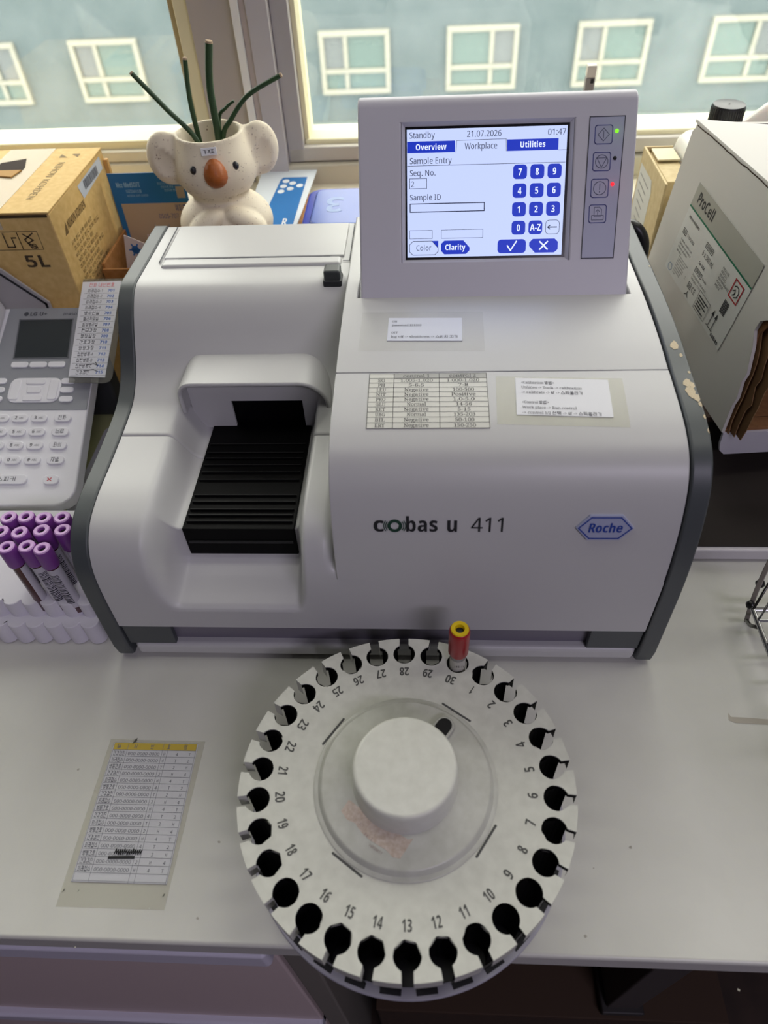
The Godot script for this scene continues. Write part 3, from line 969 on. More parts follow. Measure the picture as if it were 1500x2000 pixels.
func stickers(o: Node3D) -> void:
	var film := mat("dedcc4", 0.25)
	film.transparency = BaseMaterial3D.TRANSPARENCY_ALPHA
	film.albedo_color = Color(0.87, 0.87, 0.72, 0.22)
	film.roughness = 0.3
	var pap := mat("e6e7ea", 0.6)
	# table of control values
	var b := MB.new()
	var a0 := arc_at_z(-0.2102)
	var a1 := arc_at_z(-0.1635)
	paper(b, -0.0246, a0, 0.0512, a1, 0.0003)
	var tb := part("control_chart", onto_cover(b), mat("dcdcd2", 0.5), o, "paper chart of control ranges taped on the front cover")
	b = MB.new()
	var cx := [-0.0244, -0.0085, 0.0205, 0.0508]
	var rh := (a1 - a0) / 11.0
	for k in 12:
		for sgm in 3:
			rect(b, cx[sgm], -a0 - rh * k - 0.00014, cx[sgm + 1], -a0 - rh * k + 0.00014, Transform3D(), 0.0005)
	for c in cx:
		for k in 11:
			rect(b, c - 0.00014, -a0 - rh * (k + 1), c + 0.00014, -a0 - rh * k, Transform3D(), 0.0005)
	var R := [["", "control 1", "control 2"], ["SG", "1.005-1.020", "1.000-1.020"], ["PH", "5-6.5", "7-8"], ["LEU", "Negative", "100-500"], ["NIT", "Negative", "Positive"], ["PRO", "Negative", "1.0-5.0"], ["GLU", "Normal", "14-56"], ["KET", "Negative", "5-15"], ["UBG", "Normal", "135-203"], ["BIL", "Negative", "50-100"], ["ERY", "Negative", "150-250"]]
	for r in 11:
		for c in 3:
			if R[r][c]:
				var n: int = R[r][c].length()
				write(b, R[r][c], (cx[c] + cx[c + 1]) / 2, -a0 - rh * (r + 0.80), rh * 0.62, n * (0.0018 if c else 0.0017) + 0.0012, Transform3D(), "Droid Serif", 0.5, 0.0005)
	part("print", onto_cover(b), mat("2e2e30", 0.7), tb)
	b = MB.new()
	rect(b, cx[1], -a0 - rh, cx[3], -a0, Transform3D(), 0.0004)
	part("header_cell", onto_cover(b), mat("b9b9b2", 0.6), tb)
	# calibration note
	a0 = arc_at_z(-0.2056)
	a1 = arc_at_z(-0.1648)
	b = MB.new()
	paper(b, 0.0560, a0, 0.1352, a1, 0.0002, -2.2)
	var fm := part("note_film", onto_cover(b), film, o, "yellowed clear tape over the calibration note")
	b = MB.new()
	a0 = arc_at_z(-0.2040)
	a1 = arc_at_z(-0.1720)
	paper(b, 0.0682, a0, 0.1262, a1, 0.0005, -2.6)
	var nt := part("calibration_note", onto_cover(b), pap, o, "white note on calibration and control steps")
	b = MB.new()
	var t := turned(0.0972, -(a0 + a1) / 2, -2.6)
	var L := [["<Calibration 방법>", 0.0208], ["Utilities -> Tools -> calibration", 0.0375], ["-> calibrate -> \u2611 -> 스틱올리기", 0.0380], ["", 0.0], ["<Control 방법>", 0.0165], ["Work place -> Run control", 0.0330], ["-> control 1/2 선택 -> \u2611 -> 스틱올리기", 0.0480]]
	for k in 7:
		if L[k][0]:
			write(b, L[k][0], -0.0255, 0.0108 - 0.00435 * k, 0.0021, L[k][1], t, "Droid Serif", 0.0, 0.0007)
	part("print", onto_cover(b), mat("34343a", 0.7), nt)
	# start and stop note
	a0 = arc_at_z(-0.2740)
	a1 = arc_at_z(-0.2320)
	film = film.duplicate()
	film.albedo_color = Color(0.80, 0.80, 0.76, 0.16)
	b = MB.new()
	paper(b, -0.0328, a0, 0.0515, a1, 0.0002, -1.0)
	part("note_film", onto_cover(b), film, o, "clear tape over the start and stop note")
	a0 = arc_at_z(-0.2668)
	a1 = arc_at_z(-0.2418)
	b = MB.new()
	paper(b, -0.0140, a0, 0.0368, a1, 0.0006, -1.2)
	nt = part("start_note", onto_cover(b), mat("e2e5ee", 0.6), o, "white note on switching on and off")
	b = MB.new()
	t = turned(0.0114, -(a0 + a1) / 2, -1.2)
	L = [["ON", 0.0034], ["password 121203", 0.0205], ["", 0.0], ["OFF", 0.0046], ["log off -> shutdown -> 스위치 끄기", 0.0455]]
	for k in 5:
		if L[k][0]:
			write(b, L[k][0], -0.0228, 0.0072 - 0.0042 * k, 0.0021, L[k][1], t, "Droid Serif", 0.0, 0.0008)
	part("print", onto_cover(b), mat("34343a", 0.7), nt)

# ------------------------------------------------------------------ touch screen
func screen(o: Node3D) -> void:
	var tilt := deg_to_rad(34.2)
	var T := Transform3D(Basis(Vector3.RIGHT, Vector3(0, cos(tilt), -sin(tilt)), Vector3(0, sin(tilt), cos(tilt))), Vector3(-0.0350, 0.2030, -0.2938))
	var mm := T * Transform3D(Basis.from_scale(Vector3.ONE * 0.001), Vector3.ZERO)
	var bez := mat("c9c7d0", 0.4)
	var root := Node3D.new()
	root.name = "screen_unit"
	o.add_child(root, true)
	# housing: a frame of four rounded pieces round the sunken display
	var b := MB.new()
	var side := PackedVector2Array()   # section (depth, height) with a rounded top
	side.append_array([Vector2(-22, -18), Vector2(0, -18)])
	for k in 8:
		var a := PI / 2 * k / 7
		side.append(Vector2(-9 + 9 * cos(a), 125 + 9 * sin(a)))
	side.append_array([Vector2(-14, 133), Vector2(-20, 126), Vector2(-22, 118)])
	var sx := mm * Transform3D(Basis(Vector3(0, 0, 1), Vector3(0, 1, 0), Vector3(1, 0, 0)), Vector3.ZERO)
	extrude(b, side, 0.0, 30.4, 1.8, sx, 30)
	extrude(b, side, 147.6, 190.0, 1.8, sx, 30)
	var top := PackedVector2Array([Vector2(-22, 115.6), Vector2(0, 115.6)])
	for k in 8:
		var a := PI / 2 * k / 7
		top.append(Vector2(-9 + 9 * cos(a), 125 + 9 * sin(a)))
	top.append_array([Vector2(-14, 133), Vector2(-20, 126), Vector2(-22, 118)])
	extrude(b, top, 28.6, 149.4, 0.0, sx, 30)
	extrude(b, PackedVector2Array([Vector2(-22, -18), Vector2(0, -18), Vector2(0, 23.8), Vector2(-22, 23.8)]), 28.6, 149.4, 0.0, sx, 30)
	extrude(b, PackedVector2Array([Vector2(-22, 20), Vector2(-16, 20), Vector2(-16, 120), Vector2(-22, 120)]), 28.0, 150.0, 0.0, sx, 30)
	# sloping lip of the well
	var w0 := [Vector2(30.3, 23.6), Vector2(147.7, 23.6), Vector2(147.7, 115.7), Vector2(30.3, 115.7)]
	var w1 := [Vector2(32.6, 26.2), Vector2(145.4, 26.2), Vector2(145.4, 113.4), Vector2(32.6, 113.4)]
	for k in 4:
		var e := (k + 1) % 4
		var inn: Vector2 = ((w0[k] + w0[e]) / 2).direction_to(Vector2(89, 70))
		b.flat4(mm * Vector3(w0[k].x, w0[k].y, -0.2), mm * Vector3(w0[e].x, w0[e].y, -0.2), mm * Vector3(w1[e].x, w1[e].y, -3), mm * Vector3(w1[k].x, w1[k].y, -3), (mm.basis * Vector3(inn.x, inn.y, 1.0)).normalized())
	part("housing", b.mesh(), bez, root)
	b = MB.new()
	rect(b, 31, 25, 147, 115, mm, -3.0)
	part("display_border", b.mesh(), mat("08080c", 0.25), root)
	# the lit page
	var lit := glow("c6d4ff", 0.86)
	var blue := glow("1436c8", 0.72)
	var dark := glow("26305c", 0.35)
	var pale := glow("dbe4ff", 1.0)
	b = MB.new()
	flat(b, PackedVector2Array([Vector2(34.0, 27.9), Vector2(143.2, 27.9), Vector2(143.8, 111.6), Vector2(33.8, 111.6)]), mm, -2.8)
	var pg := part("display", b.mesh(), lit, root, "lit touch screen page for sample entry")
	b = MB.new()
	var z := -2.6
	b = MB.new()
	rect(b, 34.0, 96.6, 67.2, 103.9, mm, z)
	part("page_button", b.mesh(), blue, pg)
	b = MB.new()
	rect(b, 103.0, 96.3, 138.0, 103.6, mm, z)
	part("page_button", b.mesh(), blue, pg)
	for r in 3:
		for c in 3:
			b = MB.new()
			flat(b, rrect(107.6 + c * 11.85, 78.2 - r * 12.15, 117.2 + c * 11.85, 87.5 - r * 12.15, 2.4), mm, z)
			part("page_button", b.mesh(), blue, pg)
	for c in 2:
		b = MB.new()
		flat(b, rrect(107.6 + c * 11.85, 41.8, 117.2 + c * 11.85, 51.0, 2.4), mm, z)
		part("page_button", b.mesh(), blue, pg)
	b = MB.new()
	flat(b, rrect(98.0, 29.5, 118.0, 38.8, 2.6), mm, z)
	part("page_button", b.mesh(), blue, pg)
	b = MB.new()
	flat(b, PackedVector2Array([Vector2(124.5, 29.5), Vector2(138, 29.5), Vector2(140.4, 31.6), Vector2(140.4, 36.6), Vector2(138, 38.8), Vector2(122.7, 38.8), Vector2(120.3, 36.4), Vector2(120.3, 34.0)]), mm, z)
	part("page_button", b.mesh(), blue, pg)
	b = MB.new()
	flat(b, PackedVector2Array([Vector2(60.3, 29.6), Vector2(75.8, 29.6), Vector2(78.2, 32), Vector2(78.2, 34), Vector2(73.8, 38.8), Vector2(60.3, 38.8), Vector2(58, 36.6), Vector2(58, 32)]), mm, z)
	part("page_button", b.mesh(), blue, pg)
	b = MB.new()
	flat(b, PackedVector2Array([Vector2(51.5, 38.8), Vector2(56.0, 38.8), Vector2(56.0, 34)]), mm, z)
	part("page_button", b.mesh(), blue, pg)
	b = MB.new()
	var face := "Droid Sans Bold"
	write(b, "Overview", 50.6, 98.4, 3.8, 21.5, mm, face, 0.5, z + 0.1)
	write(b, "Utilities", 120.5, 98.3, 3.8, 17.5, mm, face, 0.5, z + 0.1)
	var keys := [["7", "8", "9"], ["4", "5", "6"], ["1", "2", "3"]]
	for r in 3:
		for c in 3:
			write(b, keys[r][c], 112.4 + c * 11.85, 80.6 - r * 12.15, 4.4, 2.6, mm, face, 0.5, z + 0.1)
	write(b, "0", 112.4, 44.2, 4.4, 2.6, mm, face, 0.5, z + 0.1)
	write(b, "A-Z", 124.25, 44.2, 4.4, 7.6, mm, face, 0.5, z + 0.1)
	write(b, "Clarity", 68.0, 32.4, 3.8, 14.5, mm, face, 0.5, z + 0.1)
	stroke(b, [Vector2(105, 34.5), Vector2(107.2, 31.4), Vector2(111.2, 37.4)], 0.9, mm, z + 0.1)
	stroke(b, [Vector2(127.8, 36.8), Vector2(133, 31.8)], 1.0, mm, z + 0.1)
	stroke(b, [Vector2(127.8, 31.8), Vector2(133, 36.8)], 1.0, mm, z + 0.1)
	part("page_print", b.mesh(), pale, pg)
	b = MB.new()
	face = "Droid Sans"
	write(b, "Standby", 35.4, 105.9, 3.9, 17.8, mm, face, 0.0, z)
	write(b, "21.07.2026", 75.1, 105.9, 3.9, 24.0, mm, face, 0.0, z)
	write(b, "01:47", 143.0, 105.7, 3.9, 12.6, mm, face, 1.0, z)
	write(b, "Workplace", 85.1, 98.2, 3.9, 22.6, mm, face, 0.5, z)
	write(b, "Sample Entry", 35.6, 89.6, 3.9, 29.3, mm, face, 0.0, z)
	write(b, "Seq. No.", 35.6, 81.9, 3.7, 18.4, mm, face, 0.0, z)
	write(b, "2", 36.6, 74.6, 3.8, 2.4, mm, face, 0.0, z)
	write(b, "Sample ID", 35.6, 66.0, 3.7, 22.2, mm, face, 0.0, z)
	write(b, "Color", 45.7, 32.4, 3.6, 11.0, mm, face, 0.5, z)
	frame(b, 35.6, 73.4, 47.8, 80.3, 0.35, mm, z)
	frame(b, 35.7, 57.9, 88.4, 63.9, 0.6, mm, z)
	frame(b, 35.6, 40.3, 51.8, 46.1, 0.25, mm, z)
	frame(b, 58.0, 40.3, 87.6, 46.1, 0.25, mm, z)
	rect(b, 34.0, 88.2, 143.2, 88.5, mm, z)
	stroke(b, [Vector2(67.9, 96.6), Vector2(68.3, 103.9), Vector2(102.3, 104.1), Vector2(102.6, 96.4)], 0.3, mm, z)
	stroke(b, [Vector2(138.0, 96.2), Vector2(143.4, 96.2)], 0.3, mm, z)
	ring(b, rrect(131.4, 41.8, 140.9, 51.0, 2.4), 0.3, mm, z)
	ring(b, PackedVector2Array([Vector2(38, 29.4), Vector2(53.6, 29.4), Vector2(55.9, 31.6), Vector2(55.9, 34), Vector2(51.5, 38.7), Vector2(38, 38.7), Vector2(35.6, 36.4), Vector2(35.6, 31.6)]), 0.35, mm, z)
	stroke(b, [Vector2(133, 46.4), Vector2(139, 46.4)], 0.7, mm, z)
	stroke(b, [Vector2(134.4, 47.6), Vector2(132.8, 46.4), Vector2(134.4, 45.2)], 0.6, mm, z)
	part("page_print", b.mesh(), dark, pg)
	var l := AreaLight3D.new()
	l.name = "screen_light"
	l.area_size = Vector2(0.108, 0.082)
	l.light_color = Color(0.78, 0.84, 1.0)
	l.light_energy = 0.004
	l.area_range = 3.0
	l.area_attenuation = 2.0
	l.shadow_enabled = true
	l.transform = T * Transform3D(Basis(Vector3.UP, PI), Vector3(0.0887, 0.070, 0.0005))
	o.add_child(l)
	# membrane keypad
	b = MB.new()
	flat(b, PackedVector2Array([Vector2(156.6, 24.8), Vector2(178.8, 24.8), Vector2(181.4, 115.4), Vector2(158.0, 115.4)]), mm, 0.35)
	var kp := part("keypad", b.mesh(), mat("a9abc2", 0.4), root, "grey membrane keypad with four keys")
	b = MB.new()
	ring(b, PackedVector2Array([Vector2(156.6, 24.8), Vector2(178.8, 24.8), Vector2(181.4, 115.4), Vector2(158.0, 115.4)]), 0.6, mm, 0.45)
	part("keypad_outline", b.mesh(), mat("3c3d48", 0.5), kp)
	for k in 4:
		var c := Vector2([167.6, 167.2, 166.8, 166.3][k], [104.2, 87.3, 70.4, 53.9][k])
		b = MB.new()
		flat(b, rrect(c.x - 5.8, c.y - 5.8, c.x + 5.8, c.y + 5.8, 1.6), mm, 0.42)
		var key := part("key", b.mesh(), mat("a4a6bd", 0.35), kp)
		b = MB.new()
		ring(b, rrect(c.x - 5.8, c.y - 5.8, c.x + 5.8, c.y + 5.8, 1.6), 0.6, mm, 0.5)
		part("key_outline", b.mesh(), mat("4e5492", 0.5), key)
		b = MB.new()
		if k == 0:
			ring(b, PackedVector2Array([c + Vector2(0, 4), c + Vector2(3.8, 0), c + Vector2(0, -4), c + Vector2(-3.8, 0)]), 0.45, mm, 0.5)
			stroke(b, [c + Vector2(0, 2.3), c - Vector2(0, 2.3)], 0.45, mm, 0.5)
		elif k == 1:
			ring(b, disc(c.x, c.y, 4.2), 0.45, mm, 0.5)
			ring(b, PackedVector2Array([c + Vector2(-3.3, 2.3), c + Vector2(3.3, 2.3), c + Vector2(0, -3.6)]), 0.45, mm, 0.5)
		elif k == 2:
			ring(b, disc(c.x, c.y, 4.2), 0.45, mm, 0.5)
			stroke(b, [c + Vector2(0, 2.8), c - Vector2(0, 0.8)], 0.55, mm, 0.5)
			stroke(b, [c + Vector2(0, -2.3), c + Vector2(0, -2.5)], 0.6, mm, 0.5)
		else:
			ring(b, PackedVector2Array([c + Vector2(-2.4, -1.5), c + Vector2(-2.4, 4.3), c + Vector2(1.2, 4.3), c + Vector2(2.6, 2.8), c + Vector2(2.6, -1.5)]), 0.4, mm, 0.5)
			ring(b, PackedVector2Array([c + Vector2(-4, -4), c + Vector2(4, -4), c + Vector2(4, -1), c + Vector2(-4, -1)]), 0.4, mm, 0.5)
			stroke(b, [c + Vector2(0, -0.4), c + Vector2(0, 2.6)], 0.4, mm, 0.5)
			stroke(b, [c + Vector2(-1.2, 1.5), c + Vector2(0, 2.8), c + Vector2(1.2, 1.5)], 0.4, mm, 0.5)
		part("key_symbol", b.mesh(), mat("5c5f78", 0.5), key)
	for k in 3:
		b = MB.new()
		lathe(b, [Vector2(1.35, 0), Vector2(1.25, 0.5), Vector2(0.8, 0.95), Vector2(0.0, 1.1)], 16, mm * Transform3D(Basis(Vector3.RIGHT, PI / 2), Vector3([176.3, 176.0, 175.3][k], [106.2, 89.3, 72.8][k], 0.35)))
		part("led", b.mesh(), [glow("8dff2a", 0.9), mat("24242a", 0.3), glow("ff2a38", 1.1)][k], kp, ["lit green indicator", "unlit dark indicator", "lit red indicator"][k])
		if k != 1:
			var p := OmniLight3D.new()
			p.name = "led_light"
			p.position = mm * Vector3([176.3, 176.0, 175.3][k], [106.2, 89.3, 72.8][k], 0.9)
			p.light_color = Color(0.5, 1, 0.15) if k == 0 else Color(1, 0.1, 0.12)
			p.light_energy = 0.000012
			p.light_size = 0.001
			p.omni_range = 1.0
			p.omni_attenuation = 2.0
			p.shadow_enabled = true
			o.add_child(p)

# ------------------------------------------------------------------ sample wheel
func carousel() -> void:
	var o := thing("sample_carousel", "light grey round sample wheel with thirty numbered slots before the analyser", "carousel")
	var pl := grain(mat("b9bab0", 0.42), "c6c7bd", "d3d4ca", 0.02, 9.0, 11, 4)
	var off := -1.583
	var sector := PackedVector2Array()
	var top := MB.new()
	# one sector: centre line along +x
	var R := 0.1000
	var ro := 0.0880
	var rh := 0.0074
	var hw := 0.0031
	var half := deg_to_rad(6.0)
	var ri := 0.0500
	sector.append(Vector2(ri * cos(half), -ri * sin(half)))
	for k in 4:
		var a := lerpf(-half, -asin(hw / R), k / 3.0)
		sector.append(Vector2(R * cos(a), R * sin(a)))
	var a0 := asin(hw / rh)
	for k in 25:
		var a := lerpf(-a0, -TAU + a0, k / 24.0)
		sector.append(Vector2(ro + rh * cos(a), rh * sin(a)))
	for k in 4:
		var a := lerpf(asin(hw / R), half, k / 3.0)
		sector.append(Vector2(R * cos(a), R * sin(a)))
	sector.append(Vector2(ri * cos(half), ri * sin(half)))
	var ix := Geometry2D.triangulate_polygon(sector)
	var th := 0.0135
	var y1 := 0.0550
	var liner := MB.new()
	var num := MB.new()
	var cup := 0.0
	for k in 30:
		var ang := deg_to_rad(off + 12.0 * (k + 1 - 28))
		# direction from the centre: (sin, -cos)
		var ux := Vector3(sin(ang), 0, -cos(ang))
		var uy := Vector3(cos(ang), 0, sin(ang))
		var at := func(p: Vector2, y: float) -> Vector3: return ux * p.x + uy * p.y + Vector3(0, y, 0)
		for i in range(0, ix.size(), 3):
			top.tri(at.call(sector[ix[i]], y1), at.call(sector[ix[i + 1]], y1), at.call(sector[ix[i + 2]], y1), Vector3.UP, Vector3.UP, Vector3.UP)
			top.tri(at.call(sector[ix[i]], y1 - 0.004), at.call(sector[ix[i + 1]], y1 - 0.004), at.call(sector[ix[i + 2]], y1 - 0.004), Vector3.DOWN, Vector3.DOWN, Vector3.DOWN)
		for i in sector.size() - 1:
			if i == 0 or i == sector.size() - 2:
				continue
			var p := sector[i]
			var q := sector[i + 1]
			var d := (q - p).normalized()
			var nn := ux * d.y - uy * d.x
			var rim := i < 4 or i > 28
			if rim:
				top.flat4(at.call(p, y1), at.call(q, y1), at.call(q, y1 - th), at.call(p, y1 - th), nn)
			else:
				top.flat4(at.call(p, y1), at.call(q, y1), at.call(q, y1 - 0.0010), at.call(p, y1 - 0.0010), nn)
				liner.flat4(at.call(p, y1 - 0.0010), at.call(q, y1 - 0.0010), at.call(q, y1 - 0.0045), at.call(p, y1 - 0.0045), nn)
		# dark tube cup below the hole, open outwards
		var pts := []
		for j in 17:
			var a := lerpf(0.62, TAU - 0.62, j / 16.0)
			pts.append(Vector2(ro + (rh + 0.0004) * cos(a), (rh + 0.0004) * sin(a)))
		for j in 16:
			var m: Vector2 = (pts[j] + pts[j + 1]) / 2 - Vector2(ro, 0)
			var nn := -(ux * m.x + uy * m.y).normalized()
			liner.flat4(at.call(pts[j], y1 - 0.0042), at.call(pts[j + 1], y1 - 0.0042), at.call(pts[j + 1], 0.004), at.call(pts[j], 0.004), nn)
		# rib on the inner side of the cup
		for j in [0.5]:
			var cx := ro - rh + 0.0006
			liner.flat4(at.call(Vector2(cx, -0.0008), y1 - 0.005), at.call(Vector2(cx, 0.0008), y1 - 0.005), at.call(Vector2(cx, 0.0008), 0.004), at.call(Vector2(cx, -0.0008), 0.004), ux)
		# number, readable from outside
		var t := Transform3D(Basis(uy * -1.0, ux * -1.0, Vector3.UP), ux * 0.0775 + Vector3(0, y1 + 0.0002, 0))
		var s := str(k + 1)
		write(num, s, 0, 0, 0.0060, 0.0034 * s.length() - (0.0012 if s.contains("1") else 0.0), t, "Droid Sans Bold", 0.5)
	part("slot_plate", top.mesh(), pl, o)
	part("tube_cups", liner.mesh(), mat("070708", 0.7, 0.0, 0.2), o)
	part("number", num.mesh(), mat("4e4f4c", 0.7), o, "stamped slot numbers one to thirty")
	var b := MB.new()
	lathe(b, [Vector2(0.0, 0.0), Vector2(0.0940, 0.0), Vector2(0.0940, 0.0042), Vector2(0.0, 0.0042)], 90)
	part("bottom_disc", b.mesh(), mat("101012", 0.4), o)
	b = MB.new()
	lathe(b, [Vector2(0.0940, 0.0015), Vector2(0.0997, 0.0015), Vector2(0.1003, 0.0022), Vector2(0.1003, 0.0052), Vector2(0.0998, 0.0058), Vector2(0.0970, 0.0058), Vector2(0.0940, 0.0046)], 120)
	part("bottom_ring", b.mesh(), mat("b2b1ba", 0.4), o)
	b = MB.new()
	for k in 30:
		var ra := deg_to_rad(off + 12.0 * k + 6.0)
		var rt := Transform3D(Basis(Vector3.UP, -ra), Vector3.ZERO)
		rbox(b, Vector3(0, 0.0056, -0.0966), Vector3(0.0120, 0.0012, 0.0032), 0.0003, 1, rt)
	part("ring_recess", b.mesh(), mat("17171a", 0.6), o).set_meta("kind", "stuff")
	b = MB.new()
	lathe(b, [Vector2(0.0600, 0.0042), Vector2(0.0600, 0.0510)], 60)
	part("drum", b.mesh(), mat("3a3a3c", 0.6), o)
	# raised dish and knob
	b = MB.new()
	lathe(b, [Vector2(0.0545, 0.0546), Vector2(0.0545, 0.0558), Vector2(0.0538, 0.0562), Vector2(0.0520, 0.0564), Vector2(0.0512, 0.0575), Vector2(0.0502, 0.0596), Vector2(0.0490, 0.0602), Vector2(0.0, 0.0602)], 120)
	var dish := part("dish", b.mesh(), grain(mat("adaea6", 0.33), "b2b3a9", "c5c6be", 0.012, 14.0, 4, 3), o)
	b = MB.new()
	lathe(b, [Vector2(0.0310, 0.0600), Vector2(0.0300, 0.0780), Vector2(0.0296, 0.0798), Vector2(0.0287, 0.0807), Vector2(0.0272, 0.0810), Vector2(0.0, 0.0810)], 96)
	part("knob", b.mesh(), grain(mat("c6c7bd", 0.38), "cecfc5", "dadbd2", 0.012, 16.0, 8, 4), o)
	# keyed hole beside the knob
	b = MB.new()
	var kd := Vector3(0.0262, 0, -0.0362).normalized()
	var kt := Transform3D(Basis(Vector3(kd.x, 0, kd.z), Vector3(kd.z, 0, -kd.x), Vector3.UP), Vector3(0, 0.0602, 0))
	kt.basis.y = Vector3.UP.cross(kt.basis.x)
	var boss := PackedVector2Array()
	var hole := PackedVector2Array()
	for k in 13:
		var a := -PI / 2 + PI * k / 12
		boss.append(Vector2(0.0402 + 0.0062 * cos(a), 0.0062 * sin(a)))
		hole.append(Vector2(0.0402 + 0.0045 * cos(a), 0.0045 * sin(a)))
	boss.append_array([Vector2(0.030, 0.0062), Vector2(0.030, -0.0062)])
	hole.append_array([Vector2(0.030, 0.0045), Vector2(0.030, -0.0045)])
	extrude(b, boss, -0.0005, 0.0040, 0.0008, kt)
	part("boss", b.mesh(), mat("adaea6", 0.4), dish)
	b = MB.new()
	extrude(b, hole, 0.0036, 0.0043, 0.0, kt)
	part("key_hole", b.mesh(), mat("060606", 0.8), dish)
	for k in 4:
		var a := deg_to_rad(-145.5 + 90.0 * k)
		b = MB.new()
		rbox(b, Vector3.ZERO, Vector3(0.0215, 0.0012, 0.0013), 0.0004, 1, Transform3D(Basis(Vector3.UP, -a - PI / 2), Vector3(cos(a) * 0.0556, 0.0549, sin(a) * 0.0556)))
		part("clip_slot", b.mesh(), mat("4a4b4a", 0.7), dish)
	# torn paper label on the dish
	b = MB.new()
	flat(b, PackedVector2Array([Vector2(-0.0365, -0.0190), Vector2(-0.0325, -0.0125), Vector2(-0.0190, -0.0215), Vector2(0.0020, -0.0335), Vector2(0.0050, -0.0330), Vector2(-0.0020, -0.0435), Vector2(-0.0060, -0.0430), Vector2(-0.0105, -0.0390), Vector2(-0.0190, -0.0345), Vector2(-0.0245, -0.0300), Vector2(-0.0280, -0.0255), Vector2(-0.0330, -0.0235)]), Transform3D(Basis(Vector3.RIGHT, -PI / 2), Vector3(0, 0.0604, 0)))
	var rest := part("torn_label", b.mesh(), grain(mat("c9bbae", 0.8), "baa795", "d3c8bf", 0.03, 20.0), dish, "torn remnant of a pinkish paper label")
	b = MB.new()
	for k in 3:
		write(b, ["3|7", "FE 1", "14P0W11"][k], -0.0160 + 0.0055 * k, -0.0262 - 0.0030 * k, 0.0017, [0.003, 0.006, 0.009][k], Transform3D(Basis(Vector3.RIGHT, -PI / 2), Vector3(0, 0.0606, 0)) * turned(0, 0, -33) * Transform3D(Basis(), Vector3(0.0085, -0.0100, 0)))
	part("faded_print", b.mesh(), mat("a08d8a", 0.8), rest)
	# sample tube in slot thirty
	var ang := deg_to_rad(off + 24.0)
	var tp := Vector3(sin(ang) * 0.0874, 0.0046, -cos(ang) * 0.0874)
	var tu := thing("sample_tube", "small sample tube with red and yellow cap standing in slot thirty", "sample tube", tp)
	b = MB.new()
	lathe(b, [Vector2(0.0, 0.0), Vector2(0.003, 0.0006), Vector2(0.0050, 0.004), Vector2(0.0051, 0.070), Vector2(0.0048, 0.071)], 24)
	part("tube", b.mesh(), mat("8f8e88", 0.25), tu)
	b = MB.new()
	lathe(b, [Vector2(0.00525, 0.028), Vector2(0.0053, 0.0283), Vector2(0.0053, 0.0605), Vector2(0.00525, 0.0610)], 24)
	part("label", b.mesh(), mat("bcbab0", 0.6), tu)
	b = MB.new()
	for k in 5:
		write(b, ["|T", "4", "I", "-1", "T"][k], -0.003 + 0.0015 * k, 0.0545, 0.0022, 0.0012, Transform3D(Basis(), Vector3(0, 0, 0.00535)))
	part("label_print", b.mesh(), ink, tu)
	b = MB.new()
	lathe(b, [Vector2(0.0049, 0.0655), Vector2(0.0060, 0.0655), Vector2(0.0066, 0.0670), Vector2(0.0067, 0.0890), Vector2(0.0065, 0.0912), Vector2(0.0060, 0.0922), Vector2(0.0054, 0.0925)], 36)
	var cap := part("cap", b.mesh(), mat("a01420", 0.3), tu, "dark red cap")
	b = MB.new()
	lathe(b, [Vector2(0.0059, 0.0921), Vector2(0.0055, 0.0932), Vector2(0.0031, 0.0930), Vector2(0.0027, 0.0918), Vector2(0.0027, 0.0890)], 36)
	part("cap_ring", b.mesh(), mat("e8c80e", 0.35), cap, "yellow ring")
	b = MB.new()
	lathe(b, [Vector2(0.0029, 0.0900), Vector2(0.0012, 0.0908), Vector2(0.0, 0.0909)], 24)
	part("stopper", b.mesh(), mat("15151a", 0.5), cap)

